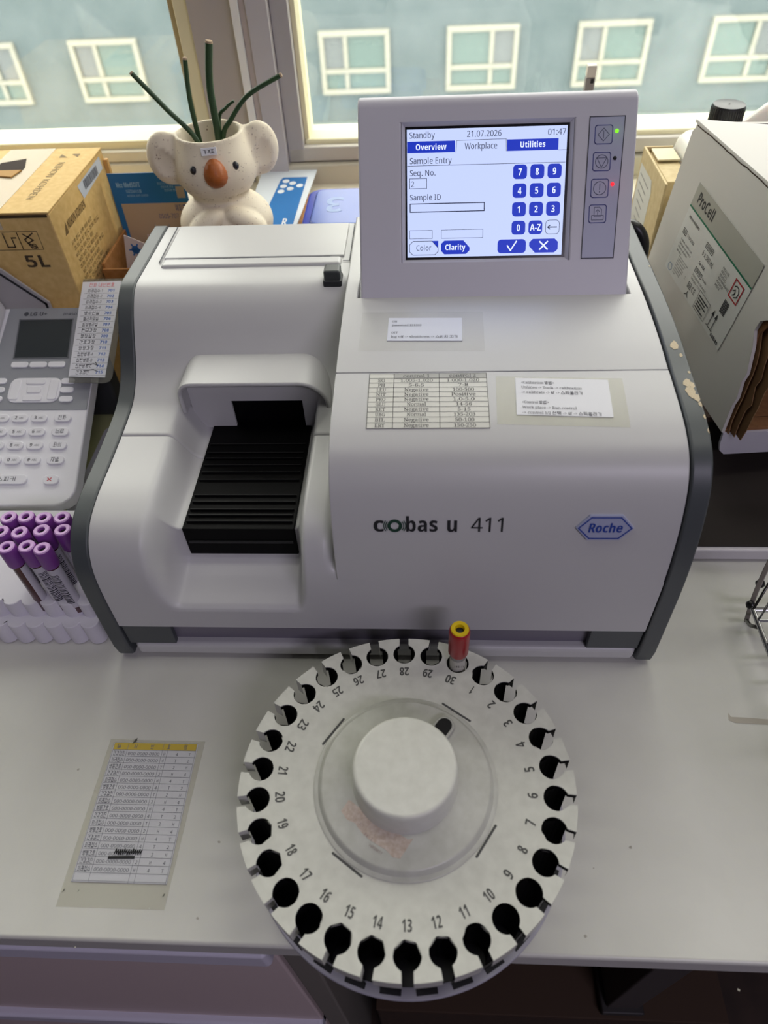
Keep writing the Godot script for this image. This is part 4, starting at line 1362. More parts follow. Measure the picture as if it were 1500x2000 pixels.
# ------------------------------------------------------------------ left side
func left_side() -> void:
	# taped list on the worktop
	var o := thing("phone_list", "laminated list with yellow header taped flat on the worktop, left of the wheel", "paper")
	var T := Transform3D(Basis(Vector3.RIGHT, -PI / 2), Vector3(0, 0.0001, 0))
	var b := MB.new()
	flat(b, PackedVector2Array([Vector2(-0.2128, 0.0485), Vector2(-0.1440, 0.0480), Vector2(-0.1462, -0.0590), Vector2(-0.2140, -0.0590)]), T)
	var film := mat("d6d4c6", 0.22)
	film.transparency = BaseMaterial3D.TRANSPARENCY_ALPHA
	film.albedo_color = Color(0.80, 0.79, 0.72, 0.45)
	film.roughness = 0.3
	part("tape", b.mesh(), film, o)
	b = MB.new()
	rbox(b, Vector3(-0.1788, 0.0004, -0.0005), Vector3(0.0610, 0.0005, 0.0908), 0.0002, 1)
	part("sheet", b.mesh(), mat("c6c7ca", 0.45), o)
	b = MB.new()
	rect(b, -0.2085, 0.0405, -0.1490, 0.0455, T, 0.0007)
	part("header_band", b.mesh(), mat("c2a93c", 0.5), o)
	b = MB.new()
	for k in 19:
		rect(b, -0.2085, 0.0405 - 0.0047 * k - 0.00012, -0.1490, 0.0405 - 0.0047 * k + 0.00012, T, 0.0008)
	for x in [-0.2085, -0.1982, -0.1728, -0.1690, -0.1490]:
		rect(b, x - 0.00012, -0.0450, x + 0.00012, 0.0455, T, 0.0008)
	part("grid", b.mesh(), mat("84868c", 0.6), o)
	b = MB.new()
	for k in 17:
		var y := 0.0367 - 0.0047 * k
		write(b, ["건강검진", "외래접수", "병동간호"][k % 3], -0.2075, y, 0.0024, 0.0085, T, "Droid Sans", 0.0, 0.0008)
		write(b, "000-0000-0000", -0.1970, y, 0.0021, 0.0228, T, "Droid Sans", 0.0, 0.0008)
		for j in 3:
			write(b, ["H", "4", "T", "2"][(k + j) % 4], -0.1716 + [0.0, 0.0090, 0.0180][j], y, 0.0021, 0.0016, T, "Droid Sans", 0.0, 0.0008)
	for j in 5:
		write(b, ["부", "서", "번", "호", "명"][j], -0.2060 + 0.0120 * j, 0.0417, 0.0025, 0.0028, T, "Droid Sans", 0.0, 0.0008)
	part("print", b.mesh(), mat("74767c", 0.7), o)
	b = MB.new()
	rng.seed = 3
	var zz := []
	for k in 26:
		zz.append(Vector2(-0.1865 + 0.0007 * k, -0.0268 + (0.0013 if k % 2 else -0.0013) * rng.randf_range(0.6, 1.3)))
	stroke(b, zz, 0.0007, T, 0.0010)
	stroke(b, [Vector2(-0.1890, -0.0305), Vector2(-0.1735, -0.0300)], 0.0016, T, 0.0010)
	part("scribble", b.mesh(), mat("17171a", 0.7), o, "black pen scribble over a number")
	b = MB.new()
	for c in [[-0.1945, 0.0470, 0.0024], [-0.2120, -0.0500, 0.0012], [-0.1485, -0.0510, 0.0012], [-0.2025, -0.0500, 0.0008]]:
		flat(b, PackedVector2Array([Vector2(c[0] - c[2] * .6, c[1] - c[2]), Vector2(c[0] + c[2] * .5, c[1] - c[2] * .2), Vector2(c[0] + c[2] * .6, c[1] + c[2]), Vector2(c[0], c[1] + c[2] * .4)]), T, 0.0009)
	part("smudge", b.mesh(), mat("57564e", 0.8), o)
	telephone()
	rack()
	# olive mat, memo and plastic piece between telephone and analyser
	var mt := thing("desk_mat", "olive green plastic mat under the desk telephone", "mat")
	part("mat_sheet", span(Vector3(-0.60, 0.0003, -0.455), Vector3(-0.2300, 0.0030, -0.205), 0.001), mat("c2c491", 0.4), mt)
	part("mat_edge", span(Vector3(-0.60, 0.0003, -0.4562), Vector3(-0.2300, 0.0036, -0.4535), 0.0006), mat("a5a777", 0.4), mt)
	var me := thing("memo_sheet", "rounded white memo sheet lying on the green mat against the analyser", "paper")
	b = MB.new()
	extrude(b, rrect(-0.322, 0.232, -0.240, 0.388, 0.008), 0.0033, 0.0042, 0.0003, Transform3D(Basis(Vector3.RIGHT, -PI / 2), Vector3.ZERO))
	part("sheet", b.mesh(), mat("e2e4ec", 0.6), me)
	b = MB.new()
	for k in 6:
		write(b, ["외래", "병동", "진료", "검사"][k % 4], -0.3120, 0.374 - 0.011 * k, 0.0042, 0.009, Transform3D(Basis(Vector3.RIGHT, -PI / 2), Vector3.ZERO), "Droid Sans", 0.0, 0.0046)
	part("print", b.mesh(), mat("4a4c52", 0.7), me)
	var pc := thing("clear_case", "small clear plastic case lying by the front corner of the telephone", "case")
	b = MB.new()
	rbox(b, Vector3.ZERO, Vector3(0.012, 0.009, 0.060), 0.003, 3, Transform3D(Basis(Vector3.UP, -0.25), Vector3(-0.276, 0.0080, -0.262)))
	part("case_body", b.mesh(), mat("c3c3b4", 0.25), pc)
	part("case_lid", box(Vector3(0.012, 0.002, 0.060), 0.0008, Vector3.ZERO, Transform3D(Basis(Vector3.UP, -0.25), Vector3(-0.276, 0.0132, -0.262))), mat("d6d5c9", 0.2), pc)
	carton()

func telephone() -> void:
	var o := thing("desk_telephone", "white and grey office desk telephone with many keys, left of the analyser", "telephone")
	var uy := Vector3(0, 0.075, -0.195).normalized()
	var T := Transform3D(Basis(Vector3.RIGHT, uy, Vector3.RIGHT.cross(uy)), Vector3(-0.298, 0.035, -0.25))
	var mm := T * Transform3D(Basis.from_scale(Vector3.ONE * 0.001), Vector3.ZERO)
	var wh := mat("f0f0f4", 0.4)
	var gr := mat("989ba1", 0.45)
	var out := PackedVector2Array([Vector2(-210, -4), Vector2(-16, -4), Vector2(-9, -2), Vector2(-3, 3), Vector2(-0.5, 9), Vector2(0, 16), Vector2(-5, 120), Vector2(-10, 209.5), Vector2(-210, 209.5)])
	var b := MB.new()
	extrude(b, out, -14, 0, 2.0, mm, 50)
	part("body", b.mesh(), wh, o)
	b = MB.new()
	extrude(b, PackedVector2Array([Vector2(-185, 10), Vector2(-25, 10), Vector2(-25, 200), Vector2(-185, 200)]), -24, -13.5, 1.0, mm)
	part("underside", b.mesh(), mat("4b4d50", 0.6), o)
	for y in [190.0]:
		b = MB.new()
		rbox(b, Vector3(-0.380, 0.0395, -0.418), Vector3(0.14, 0.073, 0.022), 0.004)
		part("stand", b.mesh(), mat("3c3e42", 0.6), o)
	b = MB.new()
	extrude(b, PackedVector2Array([Vector2(-150, 92.5), Vector2(-4.6, 92.5), Vector2(-10, 208.5), Vector2(-104, 208.5), Vector2(-106, 120), Vector2(-150, 118)]), -0.5, 0.6, 0.3, mm)
	var fp := part("display_panel", b.mesh(), gr, o, "grey upper panel")
	b = MB.new()
	flat(b, PackedVector2Array([Vector2(-86.5, 150), Vector2(-33.5, 150), Vector2(-37.0, 194), Vector2(-90, 194)]), mm, 0.9)
	var lcd := part("display", b.mesh(), mat("3a4044", 0.15), fp, "dark unlit display")
	b = MB.new()
	ring(b, PackedVector2Array([Vector2(-87, 149.5), Vector2(-33.0, 149.5), Vector2(-36.5, 194.5), Vector2(-90.6, 194.5)]), 1.2, mm, 1.1)
	part("display_edge", b.mesh(), mat("6b6e74", 0.4), lcd)
	b = MB.new()
	flat(b, disc(-85.5, 201.4, 2.4), mm, 0.9)
	write(b, "LG U+", -82, 199.3, 4.2, 18, mm, "Droid Sans Bold", 0.0, 0.9)
	write(b, "IP450", -48, 199.3, 2.8, 14, mm, "Droid Sans", 0.0, 0.9)
	part("lettering", b.mesh(), mat("4a4d55", 0.6), fp)
	var key := func(cx: float, cy: float, w: float, h: float, r: float, txt: String, tall := 2.2) -> void:
		var kb := MB.new()
		extrude(kb, rrect(cx - w / 2, cy - h / 2, cx + w / 2, cy + h / 2, r, 4), 0.2, tall, 0.8, mm)
		var ko := part("key", kb.mesh(), wh, o)
		if txt:
			kb = MB.new()
			write(kb, txt, cx - (w * 0.18 if txt.length() < 2 else 0.0), cy - 1.6, 3.4, 0.0 if txt.length() < 2 else w * 0.5, mm, "Droid Sans Bold", 0.5, tall + 0.1)
			if txt.length() < 2:
				write(kb, "ABC", cx + w * 0.15, cy - 1.2, 2.0, w * 0.30, mm, "Droid Sans", 0.5, tall + 0.1)
			part("key_print", kb.mesh(), mat("c8444c" if txt == "X " else "5a5b60", 0.6), ko)
	for k in 3:
		key.call([-79.0, -60.7, -42.4][k], 141.7, 17.0, 6.5, 2.5, "")
	for k in 3:
		key.call([-27.5, -26.9, -25.9][k], [122.9, 113.3, 103.3][k], 13.5, 6.4, 3.0, ["↗ x", "o x", "⌂ x"][k].substr(0, 0))
		key.call(-94.5, [123.6, 114, 104][k], 14, 6.4, 3.0, "")
	# navigation pad
	key.call(-58.5, 113.5, 50.5, 27.0, 8.0, "", 1.6)
	for c in [[-58.5, 122.5, 19, 6.5], [-58.5, 104.5, 19, 6.5], [-77.0, 113.5, 9, 22], [-40.0, 113.5, 9, 22], [-58.5, 113.5, 14, 7.5]]:
		key.call(c[0], c[1], c[2], c[3], 2.0, "", 2.6)
	var rowsy := [83.3, 68.8, 55.0, 40.0]
	var digits := [["1", "2", "3"], ["4", "5", "6"], ["7", "8", "9"], ["*", "0", "#"]]
	for r in 4:
		var dx := 0.9 * r
		for c in 3:
			key.call([-84.2, -66.2, -47.6][c] + dx, rowsy[r], 16.0, 8.6, 4.2, digits[r][c])
		key.call(-25.0 + dx * 0.6, rowsy[r], 16.5, 8.6, 4.2, ["전화", "보류", "회의", "재발"][r])
	key.call(-64.0, 20.8, 37, 9.6, 4.6, "스피커")
	key.call(-23.5, 20.4, 14.5, 9.6, 4.6, "X ")
	b = MB.new()
	rbox(b, Vector3(-0.128, 0.181, 0.012), Vector3(0.045, 0.062, 0.030), 0.010, 4, T)
	rbox(b, Vector3(-0.128, 0.100, 0.016), Vector3(0.030, 0.150, 0.018), 0.008, 4, T)
	rbox(b, Vector3(-0.128, 0.020, 0.012), Vector3(0.045, 0.060, 0.030), 0.010, 4, T)
	part("handset", b.mesh(), wh, o)
	# strip of extension numbers standing out past the telephone's right edge
	var s := thing("extension_strip", "laminated strip of extension numbers leaning on the telephone's right edge", "paper")
	var S := T * Transform3D(Basis(Vector3.BACK, 0.0), Vector3(0, 0, 0.010)) * Transform3D(Basis.from_scale(Vector3.ONE * 0.001), Vector3.ZERO)
	b = MB.new()
	extrude(b, PackedVector2Array([Vector2(-30, 236), Vector2(14, 236), Vector2(19, 122), Vector2(17, 117), Vector2(12, 115), Vector2(-22, 116)]), -0.9, -0.4, 0.1, S)
	var fl := mat("8a8a84", 0.15)
	fl.transparency = BaseMaterial3D.TRANSPARENCY_ALPHA
	fl.albedo_color = Color(0.5, 0.5, 0.48, 0.4)
	part("laminate_edge", b.mesh(), fl, s)
	b = MB.new()
	extrude(b, PackedVector2Array([Vector2(-29.5, 232), Vector2(9.8, 232.5), Vector2(12.4, 121), Vector2(-23, 122.5)]), -0.4, 0.1, 0.1, S)
	part("sheet", b.mesh(), mat("d8d9e0", 0.35), s)
	b = MB.new()
	var names := ["외래접수-1", "외래접수-2", "외래접수-3", "외래접수-4", "방사선실", "물리치료실", "임상병리실", "원무과장", "행정실장", "간호과장", "영양과장", "입원병동-A", "입원병동-B", "입원병동-C", "건강검진"]
	var nb := MB.new()
	for k in 15:
		var y := 219.6 - 6.75 * k
		var x := -24.5 + 0.30 * k
		write(b, names[k], x + 10, y, 3.3, 15.5 if k < 14 else 13.0, S, "Droid Sans", 0.5, 0.2)
		write(nb, str(701 + k), x + 26.0, y, 3.2, 7.4, S, "Droid Sans Bold", 0.5, 0.2)
		for j in 1:
			rect(b, x - 1.0, y - 1.9, x + 33, y - 1.65, S, 0.15)
	part("print", b.mesh(), mat("50525a", 0.7), s)
	part("number_print", nb.mesh(), mat("3a6cc0", 0.7), s)
	b = MB.new()
	write(b, "전화 내선번호", -9.0, 226.2, 3.6, 26, S, "Droid Sans", 0.5, 0.2)
	part("title_print", b.mesh(), mat("d8606c", 0.7), s)
	b = MB.new()
	stroke(b, [Vector2(-8, 134.5), Vector2(-1, 136), Vector2(3, 134), Vector2(0, 138)], 0.6, S, 0.25)
	stroke(b, [Vector2(-9, 128.5), Vector2(0, 129.5), Vector2(4, 127.5)], 0.7, S, 0.25)
	part("pen_mark", b.mesh(), mat("26272c", 0.7), s)

func rack() -> void:
	var o := thing("foam_rack", "white polystyrene foam rack full of purple capped tubes", "rack")
	var foam := mat("dddbe2", 0.85)
	var b := MB.new()
	# two stepped tiers with scalloped front edges
	for tier in 2:
		var z0: float = [-0.1420, -0.1325][tier]
		var p := PackedVector2Array([Vector2(-0.46, 0.235), Vector2(-0.46, -z0)])
		var x := -0.46
		var n := 15
		for k in n:
			var c := -0.46 + 0.0146 * (k + 0.5)
			for j in 7:
				var a := PI + PI * (j + 0.5) / 7
				p.append(Vector2(c + 0.0073 * cos(a), -z0 + 0.0062 * sin(a)))
		p.append(Vector2(-0.241, -z0))
		p.append(Vector2(-0.238, 0.17))
		p.append(Vector2(-0.238, 0.235))
		extrude(b, p, 0.0004, [0.0400, 0.0235][tier], 0.0009, Transform3D(Basis(Vector3.RIGHT, -PI / 2), Vector3.ZERO), 35)
	part("foam_block", b.mesh(), foam, o)
	var t0 := thing("blood_tube", "", "test tube")
	b = MB.new()
	lathe(b, [Vector2(0.0, 0.0), Vector2(0.003, 0.0005), Vector2(0.0048, 0.003), Vector2(0.0049, 0.066)], 20)
	var glass := mat("4a1418", 0.15)
	part("tube", b.mesh(), glass, t0, "tube of dark red blood")
	b = MB.new()
	for k in 17:
		var a := -0.9 + 0.26 * k
		var c := a + 0.26
		var ua := Vector3(cos(a), 0, sin(a))
		var uc := Vector3(cos(c), 0, sin(c))
		b.quad(ua * 0.00508 + Vector3(0, 0.010, 0), uc * 0.00508 + Vector3(0, 0.010, 0), uc * 0.00508 + Vector3(0, 0.056, 0), ua * 0.00508 + Vector3(0, 0.056, 0), ua, uc, uc, ua)
	var lb := part("label", b.mesh(), mat("c9c6ce", 0.6), t0)
	b = MB.new()
	rng.seed = 9
	var y := 0.016
	while y < 0.050:
		var h := rng.randf_range(0.0004, 0.0012)
		for k in 4:
			var a := 0.5 + 0.3 * k
			var c := 0.5 + 0.3 * (k + 1)
			b.flat4(Vector3(cos(a), 0, sin(a)) * 0.0052 + Vector3(0, y, 0), Vector3(cos(c), 0, sin(c)) * 0.0052 + Vector3(0, y, 0), Vector3(cos(c), 0, sin(c)) * 0.0052 + Vector3(0, y + h, 0), Vector3(cos(a), 0, sin(a)) * 0.0052 + Vector3(0, y + h, 0), Vector3(cos(a), 0, sin(a)))
		y += h + rng.randf_range(0.0005, 0.0012)
	part("barcode", b.mesh(), mat("35353c", 0.7), lb)
	b = MB.new()
	lathe(b, [Vector2(0.0050, 0.0580), Vector2(0.0060, 0.0580), Vector2(0.0062, 0.0590), Vector2(0.0062, 0.0745), Vector2(0.0059, 0.0755), Vector2(0.0052, 0.0760), Vector2(0.0030, 0.0758), Vector2(0.0024, 0.0750), Vector2(0.0024, 0.0725)], 28)
	var vio := mat("7d3f92", 0.4)
	vio.subsurf_scatter_enabled = true
	vio.subsurf_scatter_strength = 0.1
	part("cap", b.mesh(), vio, t0, "purple cap")
	b = MB.new()
	lathe(b, [Vector2(0.0058, 0.0757), Vector2(0.0050, 0.0764), Vector2(0.0030, 0.0763), Vector2(0.0026, 0.0756)], 28)
	part("cap_ring", b.mesh(), mat("c79cd2", 0.4), t0, "pale lilac cap rim")
	b = MB.new()
	lathe(b, [Vector2(0.0025, 0.0735), Vector2(0.0, 0.0737)], 20)
	part("stopper", b.mesh(), mat("17171c", 0.5), t0)
	var spots := [[-.2954, -.1723], [-.2823, -.1728], [-.2687, -.1718], [-.2548, -.1723], [-.2955, -.1583], [-.2811, -.1576], [-.2655, -.1596], [-.2500, -.1600], [-.2850, -.1438], [-.2706, -.1446], [-.2585, -.1425]]
	var col := ["fourth from the right", "third from the right", "second from the right", "rightmost"]
	for k in spots.size():
		var t := t0 if k == 0 else t0.duplicate() as Node3D
		if k:
			t.name = numbered("blood_tube")
			add_child(t)
		t.position = Vector3(spots[k][0], 0.0242, spots[k][1])
		t.rotation.y = [-0.3, 0.5, 2.0, -0.2, 0.4, -0.5, 0.2, -2.2, 2.6, 0.1, -0.4][k]
		var row: String = ["back row", "middle row", "front row"][k / 4]
		var pos: String = col[k % 4] if k < 8 else ["third from the right", "second from the right", "rightmost"][k - 8]
		tag(t, "purple capped blood tube, %s in the %s of the foam rack" % [pos, row], "test tube", "purple capped blood tubes in the foam rack")

func carton() -> void:
	var kraft := grain(mat("c0a06a", 0.75), "d8b36d", "e8c683", 0.02, 10.0, 2)
	var o := thing("reagent_carton", "tan cardboard reagent carton marked 5L behind the telephone", "carton")
	var x1 := -0.3320
	var z1 := -0.4570
	part("body", span(Vector3(-0.56, 0.0, -0.612), Vector3(x1, 0.1985, z1), 0.0015), kraft, o)
	part("top_flap", span(Vector3(-0.56, 0.1988, -0.612), Vector3(x1 + 0.0005, 0.2005, z1 + 0.0006), 0.0007), kraft, o)
	part("flap_gap", span(Vector3(-0.56, 0.1955, z1), Vector3(x1 - 0.002, 0.1982, z1 + 0.0004), 0.0001), mat("4a3a20", 0.9), o)
	# printed front
	var F := Transform3D(Basis(), Vector3(0, 0, z1 + 0.0004))
	var b := MB.new()
	write(b, "5L", -0.3728, 0.1475, 0.0120, 0.0235, F, "Droid Sans Bold", 0.0)
	frame(b, -0.3935, 0.1650, -0.3690, 0.1830, 0.0005, F)
	frame(b, -0.3692, 0.1650, -0.3492, 0.1830, 0.0005, F)
	stroke(b, [Vector2(-0.3640, 0.1805), Vector2(-0.3560, 0.1745), Vector2(-0.3620, 0.1715), Vector2(-0.3545, 0.1670)], 0.0012, F)
	stroke(b, [Vector2(-0.3545, 0.1810), Vector2(-0.3640, 0.1750), Vector2(-0.3600, 0.1670)], 0.0012, F)
	ring(b, disc(-0.3570, 0.1685, 0.0022, 12), 0.0007, F)
	stroke(b, [Vector2(-0.3830, 0.1810), Vector2(-0.3830, 0.1680), Vector2(-0.3760, 0.1680), Vector2(-0.3760, 0.1770), Vector2(-0.3720, 0.1770)], 0.0012, F)
	part("print", b.mesh(), mat("4a3c28", 0.8), o)
	# top: tape, hole, lettering reading from behind
	var U := Transform3D(Basis(Vector3(0, 0, -1), Vector3(-1, 0, 0), Vector3.UP), Vector3(0, 0.2007, 0))
	b = MB.new()
	var V := Transform3D(Basis(Vector3(0, 0, 1), Vector3(1, 0, 0), Vector3.UP), Vector3(0, 0.2007, 0))
	write(b, "NIHON KOHDEN", -0.5740, -0.3635, 0.0070, 0.0900, V, "Droid Sans", 0.0)
	flat(b, PackedVector2Array([Vector2(-0.5950, -0.3680), Vector2(-0.5860, -0.3680), Vector2(-0.5860, -0.3590)]), V)
	flat(b, PackedVector2Array([Vector2(-0.5950, -0.3570), Vector2(-0.5950, -0.3480), Vector2(-0.5860, -0.3480)]), V)
	part("print", b.mesh(), mat("8a7550", 0.8), o)
	var tape := mat("e6dcc2", 0.2)
	tape.transparency = BaseMaterial3D.TRANSPARENCY_ALPHA
	tape.albedo_color = Color(0.90, 0.86, 0.76, 0.45)
	tape.roughness = 0.3
	b = MB.new()
	rbox(b, Vector3(-0.4050, 0.2007, -0.5345), Vector3(0.050, 0.0003, 0.154), 0.0001, 1)
	rbox(b, Vector3(-0.4050, 0.1925, z1 + 0.0005), Vector3(0.050, 0.015, 0.0003), 0.0001, 1)
	part("packing_tape", b.mesh(), tape, o, "strip of clear packing tape across the top")
	b = MB.new()
	flat(b, PackedVector2Array([Vector2(0.548, 0.395), Vector2(0.560, 0.394), Vector2(0.585, 0.402), Vector2(0.575, 0.425), Vector2(0.548, 0.425)]), U, 0.0003)
	var tear := part("torn_hole", b.mesh(), mat("2a1a0e", 0.9), o, "dark hole torn in the top")
	b = MB.new()
	extrude(b, PackedVector2Array([Vector2(0.535, 0.398), Vector2(0.552, 0.394), Vector2(0.552, 0.420), Vector2(0.540, 0.418)]), 0.0003, 0.0016, 0.0003, U)
	part("torn_flap", b.mesh(), mat("b98f50", 0.8), tear)
	# right side: label, brand and printed text
	var S := Transform3D(Basis(Vector3(0, 0, -1), Vector3.UP, Vector3.RIGHT), Vector3(x1 + 0.0003, 0, 0))
	b = MB.new()
	flat(b, PackedVector2Array([Vector2(0.530, 0.1935), Vector2(0.600, 0.1960), Vector2(0.600, 0.1835), Vector2(0.536, 0.1790)]), S)
	var lab := part("bar_label", b.mesh(), mat("ced6e0", 0.5), o, "white barcode label over the carton edge")
	b = MB.new()
	rng.seed = 12
	var x := 0.545
	while x < 0.585:
		var w := rng.randf_range(0.0006, 0.0020)
		rect(b, x, 0.1840, x + w, 0.1925, S, 0.0003)
		x += w + rng.randf_range(0.0006, 0.0016)
	part("barcode", b.mesh(), mat("6d7078", 0.7), lab)
	b = MB.new()
	write(b, "NIHON KOHDEN", 0.4830, 0.1720, 0.0075, 0.0500, S, "Droid Sans Bold", 0.0, 0.0, 0.1)
	flat(b, PackedVector2Array([Vector2(0.4730, 0.1700), Vector2(0.4810, 0.1700), Vector2(0.4810, 0.1810)]), S)
	rng.seed = 31
	for k in 11:
		var wds := ""
		for j in 5:
			wds += ["해외", "보관", "진료", "주의", "시약", "온도"][rng.randi() % 6] + " "
		write(b, wds, 0.4780 + 0.002 * (k % 2), 0.1580 - 0.0060 * k, 0.0028, [0.060, 0.074, 0.052][k % 3], S)
	part("print", b.mesh(), mat("7a6238", 0.8), o)
	# white carton corner at the left edge
	var wc := thing("white_panel", "white board with a black border leaning before the 5L carton", "board")
	b = MB.new()
	extrude(b, PackedVector2Array([Vector2(-0.50, 0.0055), Vector2(-0.3640, 0.0055), Vector2(-0.3640, 0.1120), Vector2(-0.3960, 0.1465), Vector2(-0.50, 0.245)]), -0.4545, -0.4525, 0.0004)
	part("board", b.mesh(), mat("b7b4b4", 0.6), wc)
	b = MB.new()
	stroke(b, [Vector2(-0.460, 0.203), Vector2(-0.3975, 0.1400), Vector2(-0.3680, 0.1105), Vector2(-0.3680, 0.060)], 0.0026, Transform3D(), -0.4522)
	part("black_border", b.mesh(), mat("26272b", 0.7), wc)

# ------------------------------------------------------------------ things by the window
func window_side() -> void:
	var b := MB.new()
	var kraft := grain(mat("a5713f", 0.8), "96652f", "b07c4a", 0.02, 10.0, 6)
	# open brown tray with cards
	var tr := thing("cardboard_tray", "open brown cardboard tray holding cards behind the analyser's left corner", "tray")
	part("tray_front", span(Vector3(-0.3240, 0.0, -0.5070), Vector3(-0.2388, 0.1190, -0.5040), 0.0008), kraft, tr)
	part("tray_back", span(Vector3(-0.3240, 0.0, -0.6040), Vector3(-0.2388, 0.1190, -0.6010), 0.0008), kraft, tr)
	part("tray_side", span(Vector3(-0.3240, 0.0, -0.6010), Vector3(-0.3210, 0.1240, -0.5070), 0.0008), kraft, tr)
	part("tray_side", span(Vector3(-0.2412, 0.0, -0.6010), Vector3(-0.2388, 0.1190, -0.5070), 0.0008), kraft, tr)
	part("tray_bottom", span(Vector3(-0.3210, 0.0, -0.6010), Vector3(-0.2412, 0.003, -0.5070), 0.0008), kraft, tr)
	# logo card
	var lc := thing("logo_card", "pale card with a round blue logo in the brown tray", "card")
	var C := Transform3D(Basis(Vector3.UP, -0.05) * Basis(Vector3.RIGHT, -0.15), Vector3(-0.300, 0.1230, -0.5130))
	b = MB.new()
	extrude(b, PackedVector2Array([Vector2(-0.0050, -0.040), Vector2(0.050, -0.040), Vector2(0.050, 0.0080), Vector2(0.0060, 0.0265), Vector2(0.0050, 0.0265)]), 0, 0.0006, 0.0, C)
	part("card", b.mesh(), mat("cdbfb8", 0.6), lc)
	b = MB.new()
	flat(b, disc(0.0140, 0.0120, 0.0042, 18), C, 0.0008)
	for k in 6:
		var a := TAU * k / 6
		stroke(b, [Vector2(0.0140, 0.0120), Vector2(0.0140 + 0.0060 * cos(a), 0.0120 + 0.0060 * sin(a))], 0.0016, C, 0.0008)
	write(b, "A", 0.0215, 0.0085, 0.0060, 0.005, C, "Droid Sans Bold", 0.0, 0.0008)
	part("logo", b.mesh(), mat("2f6aa8", 0.6), lc)
	# contact card with blue header
	var ca := thing("contact_card", "upright beige contact card with a blue header, left of the koala pot", "card")
	var D := Transform3D(Basis(Vector3.RIGHT, -0.04), Vector3(0, 0, -0.5800))
	var blue := mat("1a6aa2", 0.5)
	b = MB.new()
	extrude(b, PackedVector2Array([Vector2(-0.3238, 0.0200), Vector2(-0.2420, 0.0200), Vector2(-0.2420, 0.1760), Vector2(-0.2465, 0.1832), Vector2(-0.3238, 0.1832)]), 0, 0.0010, 0.0002, D)
	part("card", b.mesh(), blue, ca)
	b = MB.new()
	rect(b, -0.3172, 0.0800, -0.2420, 0.1520, D, 0.0012)
	part("paper_field", b.mesh(), mat("b39d80", 0.6), ca, "beige field under the blue header")
	b = MB.new()
	write(b, "Mcc MedSOFT", -0.3170, 0.1690, 0.0050, 0.0260, D, "Droid Sans Bold", 0.0, 0.0012)
	write(b, "의료정보시스템", -0.3080, 0.1635, 0.0026, 0.0170, D, "Droid Sans", 0.0, 0.0012)
	write(b, "MEDICAL SOFT CENTER", -0.3080, 0.1592, 0.0022, 0.0230, D, "Droid Sans", 0.0, 0.0012)
	for k in 3:
		write(b, "전산지원 문의", -0.2720 + 0.003 * k, 0.1712 - 0.0035 * k, 0.0018, 0.0140, D, "Droid Sans", 0.0, 0.0012)
	part("header_print", b.mesh(), mat("9cc4d8", 0.6), ca)
	b = MB.new()
	write(b, "해피콜", -0.2460, 0.1440, 0.0050, 0.0130, D, "Droid Sans Bold", 1.0, 0.0014)
	write(b, "0505-707-1515", -0.2430, 0.1355, 0.0050, 0.0360, D, "Droid Sans", 1.0, 0.0014)
	part("print", b.mesh(), mat("3c4f80", 0.7), ca)
	b = MB.new()
	rect(b, -0.2535, 0.1568, -0.2448, 0.1690, D, 0.0012)
	part("code_field", b.mesh(), mat("9a8f7c", 0.7), ca, "grey brown square field on the blue header")
	var sl := thing("paper_slips", "white and yellow paper slips standing before the contact card", "paper")
	b = MB.new()
	extrude(b, PackedVector2Array([Vector2(-0.288, 0.06), Vector2(-0.2420, 0.06), Vector2(-0.2420, 0.1215), Vector2(-0.290, 0.1270)]), -0.5645, -0.5640, 0.0)
	part("slip", b.mesh(), mat("c9b8b0", 0.6), sl)
	b = MB.new()
	extrude(b, PackedVector2Array([Vector2(-0.286, 0.06), Vector2(-0.2420, 0.06), Vector2(-0.2420, 0.1130), Vector2(-0.286, 0.1215)]), -0.5630, -0.5625, 0.0)
	part("slip", b.mesh(), mat("d2b83c", 0.6), sl, "yellow slip")
	b = MB.new()
	for k in 3:
		extrude(b, PackedVector2Array([Vector2(-0.306, 0.05), Vector2(-0.2490, 0.05), Vector2(-0.2490, 0.111 - 0.006 * k), Vector2(-0.304, 0.1105 - 0.006 * k)]), -0.5560 + 0.009 * k, -0.5552 + 0.009 * k, 0.0)
	part("slip", b.mesh(), mat("9c8163", 0.7), sl, "brown card slips")
	# sheets squeezed beside the carton
	var fo := thing("folder_stack", "thin white and orange folders squeezed beside the 5L carton", "folder")
	part("folder", span(Vector3(-0.3310, 0.0005, -0.611), Vector3(-0.3272, 0.190, -0.606), 0.0006), mat("d9a860", 0.6), fo)
	part("folder", span(Vector3(-0.3300, 0.0005, -0.6055), Vector3(-0.3255, 0.160, -0.602), 0.0006), mat("ccd6da", 0.6), fo)
	# support box
	var sb := thing("support_box", "brown cardboard box behind the analyser under the koala pot", "carton")
	part("body", span(Vector3(-0.2380, 0.0, -0.628), Vector3(0.035, 0.1385, -0.450), 0.002), kraft, sb)
	part("flap", span(Vector3(-0.2380, 0.1386, -0.628), Vector3(0.035, 0.1400, -0.450), 0.0006), kraft, sb)
	koala()
	# booklet
	var bk := thing("leaflet", "white leaflet with a blue panel of white dots beside the koala pot", "leaflet")
	b = MB.new()
	var B := Transform3D(Basis(Vector3.RIGHT, -PI / 2), Vector3(0, 0.1402, 0))
	extrude(b, PackedVector2Array([Vector2(-0.1790, 0.520), Vector2(-0.1225, 0.520), Vector2(-0.1150, 0.690), Vector2(-0.1800, 0.690)]), 0.0003, 0.0022, 0.0003, B)
	part("sheet", b.mesh(), mat("e2e9ee", 0.4), bk)
	b = MB.new()
